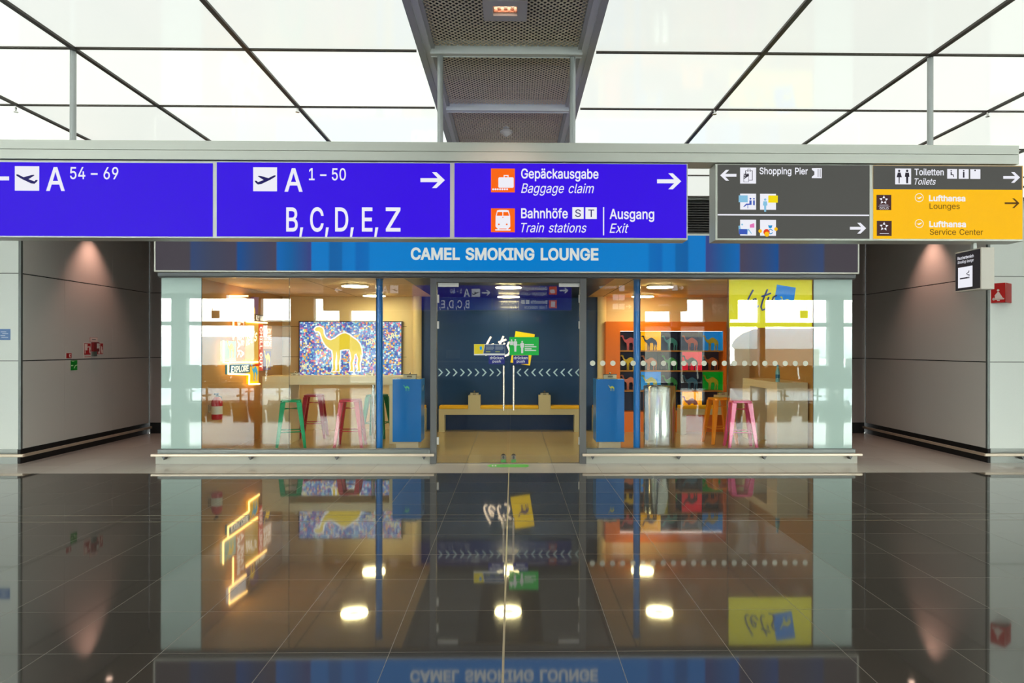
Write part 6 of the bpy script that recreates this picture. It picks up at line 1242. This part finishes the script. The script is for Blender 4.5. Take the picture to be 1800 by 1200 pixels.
# ------------------------------------------------------------------ yellow banner behind the glass
Yb = YG+.03
xa, xb = at(1281.5, 530, Yb).x, at(1427.5, 530, Yb).x; za, zb_ = at(1355, 576, Yb).z, gz1-.004
d = thing('window_banner', 'yellow banner with blue script and a blue square hung inside the glass', 'banner', ((xa+xb)/2, Yb, za))
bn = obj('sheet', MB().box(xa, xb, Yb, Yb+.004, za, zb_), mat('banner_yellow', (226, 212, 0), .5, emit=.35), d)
q = MB(); q.flat = True
Bq = Yb-.003
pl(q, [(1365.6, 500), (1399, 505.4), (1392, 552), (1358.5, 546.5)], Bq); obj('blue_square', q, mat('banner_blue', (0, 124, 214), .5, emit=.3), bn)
q = MB(); x = at(1379, 540, Yb).x; z = at(1379, 542, Yb).z; camel(q, (x, Bq-.003, z), (.99, 0, -.14), (.14, 0, .99), .17, (0, .001, 0)); obj('camel_emblem', q, mat('banner_yellow', (226, 212, 0), .5), bn)
def script(scale_px, u0, v0, Y):
    """handwritten let's: pen strokes in photo pixels"""
    S_ = [[(13, 0), (9, 7), (5, 15), (2, 23), (1.5, 29), (4, 32), (7, 31)], [(8, 24), (14, 22), (18, 17), (17, 13), (14, 14), (11, 20), (10, 27), (13, 31), (17, 29), (21, 24)],
          [(35, -1), (31, 8), (27, 18), (25, 26), (27, 31), (31, 29)], [(26, 10), (32, 8), (40, 5)], [(37, 11), (35, 15.5)], [(49, 8), (44, 11), (42, 16), (45, 22), (46, 27), (43, 32), (37, 34)]]
    return [[at(u0+a*scale_px, v0+b*scale_px, Y) for a, b in st_] for st_ in S_]
q = MB()
for st_ in script(1.15, 1309, 509.5, Bq-.006): q.tube(st_, .011, 8)
obj('lettering', q, mat('banner_ink', (52, 70, 160), .5), bn)
# neon script and yellow square on the navy wall
Yn = YBW-.09
d = thing('neon_script', "glowing white script sign let's on the navy wall behind the doors", 'neon sign', (at(872, 612, Yn).x, Yn, at(872, 628, Yn).z))
NE = mat('neon_white', (255, 240, 225), .4, emit=1.4, ecol=(255, 226, 200))
ms = []
for st_ in script(1.0, 850, 591.5, Yn): obj('tube', MB().tube(st_, .019, 10), NE, d, smooth=True)
obj('standoff', MB().tube([at(863, 604, Yn), at(863, 604, YBW-.041)], .006, 8), STEEL, d)
d = thing('wall_plate', 'tilted yellow square with a purple camel on the navy wall behind the green sticker', 'wall sign', (at(919, 612, Yn).x, Yn, at(919, 641, Yn).z))
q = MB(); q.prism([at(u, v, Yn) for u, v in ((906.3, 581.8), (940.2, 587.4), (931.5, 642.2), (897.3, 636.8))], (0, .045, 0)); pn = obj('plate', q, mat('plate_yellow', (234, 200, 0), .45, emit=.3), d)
q = MB(); x, z = at(918, 612, Yn).x, at(918, 624, Yn).z; camel(q, (x, Yn-.004, z), (.985, 0, -.16), (.16, 0, .985), .24, (0, .002, 0)); obj('camel_emblem', q, mat('plate_purple', (70, 50, 140), .4), pn)

# ------------------------------------------------------------------ neon boards on the side wall
XN = XLL+.06
d = thing('neon_board', 'cluster of lit slogan boards edged with warm neon on the ochre side wall', 'neon sign', (XLL, atX(440, 600, XN).y, 1.0))
TUBE = mat('neon_warm', (255, 226, 170), .4, emit=8, ecol=(255, 196, 110))
LW = mat('board_letters', (255, 250, 235), .4, emit=1.1, ecol=(255, 246, 226), light=False)
def board(name, u0, v0, u1, v1, rgb, e_=.5, dx=0.0):
    a, b = atX(u0, (v0+v1)/2, XN), atX(u1, (v0+v1)/2, XN); um = (u0+u1)/2
    za, zb2 = atX(um, v1, XN).z, atX(um, v0, XN).z
    o_ = obj(name, MB().box(XLL+.002, XN+dx, a.y, b.y, za, zb2), mat('board_%d_%d_%d' % rgb, rgb, .45, emit=e_, light=False), d)
    return o_, a.y, b.y, za, zb2, XN+dx
def btext(o_, lines, vertical=False, pad=.08):
    ob, y0_, y1_, z0_, z1_, xx = o_; n = len(lines); w, h = y1_-y0_, z1_-z0_
    q = MB(); q.flat = True
    for i, s_ in enumerate(lines):
        if vertical:   # reads downwards
            cw = w*(1-2*pad)/n
            yb0 = y1_-w*pad-(i+1)*cw+cw*.1
            write(q, s_, (xx+.002, yb0, z1_-h*.05), (0, 0, -1), (0, 1, 0), h*.9, cw*.8, .02)
        else:
            ch_ = h*(1-2*pad)/n
            write(q, s_, (xx+.002, y0_+w*pad, z1_-h*pad-(i+1)*ch_+ch_*.12), (0, 1, 0), UZ, w*(1-2*pad), ch_*.78, .02)
    return obj('lettering', q, LW, ob)
board('board', 404.5, 521, 433, 547, (206, 214, 232), .6)
btext(board('board', 415.5, 556, 430.5, 632, (226, 140, 40), .3), ['TAKE A', 'BREAK'], True)
yb2 = board('board', 431, 564, 454, 640, (222, 180, 60), .4, .004)
q = MB(); ob, y0_, y1_, z0_, z1_, xx = yb2
write(q, "let's", (xx+.002, y0_+.03, z0_+(z1_-z0_)*.42), (0, .97, .2), (0, .1, .97), (y1_-y0_)*.85, (z1_-z0_)*.26, .012, .2); obj('lettering', q, LW, ob)
def yz(u, v): p_ = atX(u, v, XN+.002); return (XN+.002, p_.y, p_.z)
tri = obj('pennant', MB().prism([yz(446.5, 522), yz(455, 522), yz(453, 564), yz(433.5, 563)], (-.05, 0, 0)), mat('board_dusk', (128, 92, 132), .4, emit=.3, light=False), d)
q = MB(); p0, p1 = yz(438, 560), yz(447, 560); camel(q, (XN+.004, (p0[1]+p1[1])/2, p0[2]), (0, 1, 0), UZ, (p1[1]-p0[1])*1.3, (.001, 0, 0)); CG = mat('board_camel', (250, 206, 10), .4, emit=.7, light=False); obj('camel_emblem', q, CG, tri)
btext(board('board', 447.5, 553, 468, 565.5, (92, 70, 40), .3, .008), ['FLY AWAY'])
btext(board('board', 455, 570, 461.8, 651.5, (212, 74, 22), .5, .004), ['CHILL OUT'], True)
btext(board('board', 462.4, 572.5, 478, 613, (206, 150, 90), .4), ['ENJOY', 'THE', 'RIDE'])
b_ = board('board', 462.4, 617, 476, 650, (110, 86, 110), .3)
q = MB(); camel(q, (b_[5]+.002, (b_[1]+b_[2])/2, b_[3]+.04), (0, 1, 0), UZ, (b_[2]-b_[1])*.8, (.001, 0, 0)); obj('camel_emblem', q, CG, b_[0])
btext(board('board', 402.5, 640, 438.5, 656, (46, 108, 140), .4, .008), ['EXPLORE'])
b_ = board('board', 438.8, 644, 454.2, 673.5, (240, 196, 0), .5, .002)
q = MB(); camel(q, (b_[5]+.002, (b_[1]+b_[2])/2, b_[3]+.04), (0, 1, 0), UZ, (b_[2]-b_[1])*.75, (.001, 0, 0)); obj('camel_emblem', q, mat('board_blue', (60, 170, 220), .4, emit=.5, light=False), b_[0])
b_ = board('board', 394, 599, 415, 634.5, (176, 206, 190), .4)
q = MB(); camel(q, (b_[5]+.002, (b_[1]+b_[2])/2, b_[3]+.05), (0, 1, 0), UZ, (b_[2]-b_[1])*.6, (.001, 0, 0)); obj('camel_emblem', q, CG, b_[0])
def neon(pts):
    obj('neon_tube', MB().tube([Vector(yz(u, v))+Vector((.012, 0, 0)) for u, v in pts], .013, 8), TUBE, d, smooth=True)
neon([(434, 520), (402.5, 520), (402.5, 547.5), (432, 550)]); neon([(409, 551), (409, 597)]); neon([(391.5, 598), (391.5, 637), (400, 638)]); neon([(400, 639), (400, 657), (436, 658)]); neon([(437, 658), (436.5, 675), (455, 674.5)])
neon([(432, 565), (468, 567.5)]); neon([(402, 637), (452, 636)])
# fire extinguisher by the side wall
p_ = atX(391, 737, -4.25)
o = thing('fire_extinguisher', 'red fire extinguisher on the side wall below the neon boards', 'fire extinguisher', (XLL+.12, p_.y, p_.z))
x, y, z = XLL+.12, p_.y, p_.z
obj('cylinder', MB().lathe((x, y), [(.07, z), (.078, z+.02), (.078, z+.26), (.06, z+.31), (.025, z+.335)], 24), mat('extinguisher_red', (196, 22, 36), .3, coat=.4), o, smooth=True)
obj('valve', MB().cyl((x, y), .02, z+.335, z+.37, 14), BLACK, o); obj('handle', MB().box(x-.012, x+.012, y-.09, y+.03, z+.37, z+.39), BLACK, o)
obj('hose', MB().tube([(x, y+.02, z+.35), (x+.02, y+.1, z+.33), (x+.03, y+.12, z+.2), (x+.03, y+.10, z+.05)], .011, 8), BLACK, o, smooth=True)
obj('label', MB().lathe((x, y), [(.0785, z+.08), (.0785, z+.2)], 24), mat('extinguisher_label', (226, 222, 206), .4), o, smooth=True)
obj('bracket', MB().box(XLL, x-.07, y-.03, y+.03, z+.1, z+.22), STEEL, o)

# ================================================================== the concourse behind the viewer, mirrored in the glass
YWN = -10.6
D_ = 2*YG-YWN
def mx(u): return at(u, 610, D_).x
MUL = mat('mullion', (120, 116, 108), .5, .2); DWALL = mat('dark_core_wall', (44, 48, 58), .5)
tz = [at(900, v, D_).z for v in (573, 566)]
cuts = [(-18.2, -17.6), (mx(304), mx(330)), (mx(449), mx(460)), (mx(513), mx(553)), (mx(598), mx(616)), (mx(661), mx(1133)), (mx(1178), mx(1195)), (mx(1237), mx(1281)), (mx(1334), mx(1343)), (mx(1455), mx(1480)), (17.6, 18.2)]
q = MB()
for i, (a, b) in enumerate(cuts):
    if i != 5: q.box(a, b, YWN-.2, YWN+.15, 0, 3.86)
struct('wall_rear', MB().box(cuts[5][0], cuts[5][1], YWN-.2, YWN+.1, 0, 3.86), DWALL)
struct('wall_rear_columns', q, MUL)
wn_ = 20
for (a0, a1), (b0, b1) in zip(cuts[:-1], cuts[1:]):
    wn_ += 1
    w = struct('window_%d' % wn_, MB().box(a1, b0, YWN-.01, YWN+.01, .12, 3.72), GLASS)
    obj('window_frame', MB().box(a1, b0, YWN-.06, YWN+.06, tz[0], tz[1]).box(a1, b0, YWN-.08, YWN+.08, 0, .12).box(a1, b0, YWN-.08, YWN+.08, 3.66, 3.86), MUL, w)
for s, nm in ((-1, 'left'), (1, 'right')):
    a, b = sorted((s*18, s*18.2)); struct('wall_far_%s' % nm, MB().box(a, b, YWN, 10.4, 0, 3.86), mat('far_wall', (176, 174, 166), .5))
struct('wall_front_%s' % 'outer', MB().box(-18.2, -6.75, 10.35, 10.5, 0, 3.86).box(6.75, 18.2, 10.35, 10.5, 0, 3.86), BLACK)
struct('ground', MB().box(-160, 160, -260, -10.9, -4.7, -4.5), mat('apron_concrete', (176, 176, 168), .8))
po = bpy.data.lights.new('window_portal', 'AREA'); po.shape = 'RECTANGLE'; po.size = 35; po.size_y = 3.6; po.cycles.is_portal = True
pob = bpy.data.objects.new('window_portal', po); C.objects.link(pob); pob.location = (0, YWN+.2, 1.9); pob.rotation_euler = (PI/2, 0, 0)
# airliners on the apron
def plane(x0, x1, y, z, r, lab):
    o = thing('airliner', lab, 'aircraft', ((x0+x1)/2, y, -4.5), 'airliners on the apron')
    s = 1 if x1 > x0 else -1; L_ = abs(x1-x0); pts = []; rad = []
    for t, k in ((0, .05), (.02, .4), (.05, .72), (.09, .94), (.14, 1), (.7, 1), (.85, .8), (.95, .45), (1, .15)):
        pts.append((x0+s*L_*t, y, z+(.3*r*(t-.7)/.3 if t > .7 else -.15*r*(1-k)))); rad.append(r*k)
    fm = mat('airliner_white', (236, 238, 238), .3)
    obj('fuselage', MB().tube(pts, rad, 24), fm, o, smooth=True)
    xt = x0+s*L_*.86
    obj('tail_fin', MB().prism([(xt, y-.15, z+r*.6), (xt+s*4.2, y-.15, z+r*.6), (xt+s*5.6, y-.15, z+r+5), (xt+s*3.6, y-.15, z+r+5)], (0, .3, 0)), mat('tail_blue', (20, 34, 90), .4), o)
    xw = x0+s*L_*.42
    obj('wing', MB().prism([(xw, y, z-.9), (xw+s*5, y, z-.9), (xw+s*8, y+9, z-.2), (xw+s*6.4, y+9, z-.2)], (0, 0, .3)), fm, o)
    for t in (.12, .5): obj('landing_gear', MB().cyl((x0+s*L_*t, y), .35, -4.5, z-r*.8, 12), DGREY, o)
DP = 62
plane(at(560, 610, DP).x, at(150, 610, DP).x, 2*YG-DP, at(400, 628, DP).z, 1.75, 'white airliner mirrored in the glass on the side of the neon boards')
plane(at(1286, 610, DP).x, at(1700, 610, DP).x, 2*YG-DP, at(1350, 604, DP).z, 1.3, 'white airliner mirrored in the glass on the side of the yellow banner')
# jet bridge
xa, xb = at(1306, 630, 52).x, at(1440, 630, 52).x; yj = 2*YG-52
o = thing('jet_bridge', 'brown boarding bridge mirrored in the glass under the white airliner', 'boarding bridge', ((xa+xb)/2, yj, -4.5))
zj0, zj1 = at(1350, 646, 52).z, at(1350, 613, 52).z
obj('tunnel', MB().box(xa, xb, yj-2, yj, zj0, zj1), mat('bridge_brown', (120, 104, 84), .5), o)
for t in (.12, .9): obj('leg', MB().box(xa+(xb-xa)*t-.2, xa+(xb-xa)*t+.2, yj-1.2, yj-.8, -4.5, zj0), DGREY, o)
# terminal across the apron, its length added to dim the sky mirrored in the glass
Dt = 130; yt = 2*YG-Dt; xa, xb = at(470, 600, Dt).x, at(1262, 600, Dt).x; z1 = at(900, 572, Dt).z
o = thing('terminal_building', 'low grey terminal block mirrored in the glass, lengthened across the apron to dim the sky', 'building', ((xa+xb)/2, yt, -4.5))
obj('body', MB().box(xa, xb, yt-12, yt, -4.5, z1), mat('terminal_wall', (128, 120, 108), .6), o); obj('roof', MB().box(xa-1, xb+1, yt-13, yt+1, z1, z1+.8), mat('terminal_roof', (168, 166, 160), .6), o)
obj('window_band', MB().box(xa+2, xb-2, yt, yt+.1, z1-4.5, z1-2), mat('terminal_glass', (60, 66, 74), .2), o)
# seat rows
SEATM = mat('seat_leather', (42, 38, 36), .35); BEAMM = mat('seat_metal', (190, 188, 180), .3, .7)
def seats(n=5):
    o = thing('airport_seat_row', 'row of dark airport seats mirrored in the glass', 'seat row', (0, 0, 0), 'waiting seat rows behind the viewer')
    w = .58
    obj('beam', MB().box(-n*w/2, n*w/2, -.03, .03, .33, .39), BEAMM, o)
    for s in (-1, 1): obj('leg', MB().box(s*n*w*.36-.03, s*n*w*.36+.03, -.28, .28, .0, .03).box(s*n*w*.36-.025, s*n*w*.36+.025, -.03, .03, .03, .33), BEAMM, o)
    for k in range(n):
        x = (k-(n-1)/2)*w
        obj('seat', MB().prism([(x-.25, -.26, .42), (x-.25, .24, .40), (x-.25, .24, .46), (x-.25, -.26, .48)], (.5, 0, 0)), SEATM, o)
        obj('backrest', MB().prism([(x-.25, -.27, .47), (x-.25, -.21, .47), (x-.25, -.36, .95), (x-.25, -.42, .95)], (.5, 0, 0)), SEATM, o)
    for k in range(n+1):
        x = (k-n/2)*w
        obj('armrest', MB().box(x-.02, x+.02, -.25, .16, .63, .66).box(x-.02, x+.02, -.02, .02, .39, .63), BEAMM, o)
    return o
s0 = seats(); first = True
for x, y in ((-11.2, -4.2), (-8.0, -4.2), (-10.6, -6.4), (-7.4, -6.4), (8.2, -4.2), (11.4, -4.2), (7.8, -6.4), (11.0, -6.4)):
    if first: s0.location = (x, y, 0); first = False
    else: dup(s0, (x, y, 0))
# gate desk and hanging boards
Dg = 2*YG+7.0
xa, xb = at(770, 640, Dg).x, at(1000, 640, Dg).x
o = thing('gate_desk', 'dark gate desk mirrored faintly in the doors', 'desk', ((xa+xb)/2, -7.3, 0))
obj('body', MB().box(xa, xb, -7.6, -7.0, 0, 1.05), mat('desk_dark', (58, 66, 76), .5), o); obj('counter', MB().box(xa-.05, xb+.05, -7.65, -6.95, 1.05, 1.1), mat('desk_top', (150, 150, 146), .4), o)
for u, lab in ((795, 'pale monitor on the gate desk, on the side of the rules sticker'), (880, 'pale monitor on the gate desk near the middle of the doors')):
    x = at(u, 620, Dg).x
    o = thing('monitor', lab, 'monitor', (x, -7.3, 1.1)); obj('screen', MB().box(x-.26, x+.26, -7.32, -7.28, 1.2, 1.52), mat('monitor_back', (150, 150, 150), .4), o); obj('stand', MB().box(x-.12, x+.12, -7.4, -7.2, 1.1, 1.115).box(x-.03, x+.03, -7.32, -7.28, 1.115, 1.2), DGREY, o)
for u, lab in ((379, 'small hanging board mirrored in the glass above the neon boards'), (1413, 'small hanging board mirrored in the yellow banner')):
    Dh = 2*YG+9; x = at(u, 552, Dh).x; z0, z1 = at(u, 559, Dh).z, at(u, 546, Dh).z
    o = thing('hanging_board', lab, 'hanging sign', (x, -9, z0)); obj('board', MB().box(x-.15, x+.15, -9.03, -8.97, z0, z1), mat('board_dark', (60, 54, 44), .5), o)
    for s in (-1, 1): obj('cord', MB().cyl((x+s*.12, -9), .006, z1, 3.86, 6), BLACK, o)
Da = 2*YG+3; xa, xb = at(1238, 540, Da).x, at(1297, 540, Da).x; z0, z1 = at(1260, 561, Da).z, at(1260, 519, Da).z
o = thing('gate_sign', 'violet gate sign A 52 mirrored in the glass beside the yellow banner', 'sign', ((xa+xb)/2, -3, z0))
pn = obj('panel', MB().box(xa, xb, -3.1, -3, z0, z1), glow('gate_violet', (70, 50, 130), .7), o)
for t in (.2, .8): obj('hanger', MB().cyl((xa+(xb-xa)*t, -3.05), .015, z1, 3.86, 10), ALU, o)
q = MB(); write(q, 'A 52', (xb-.12, -2.996, z0+.22), -RX, UZ, .72, .26, .015); obj('lettering', q, WF, pn)
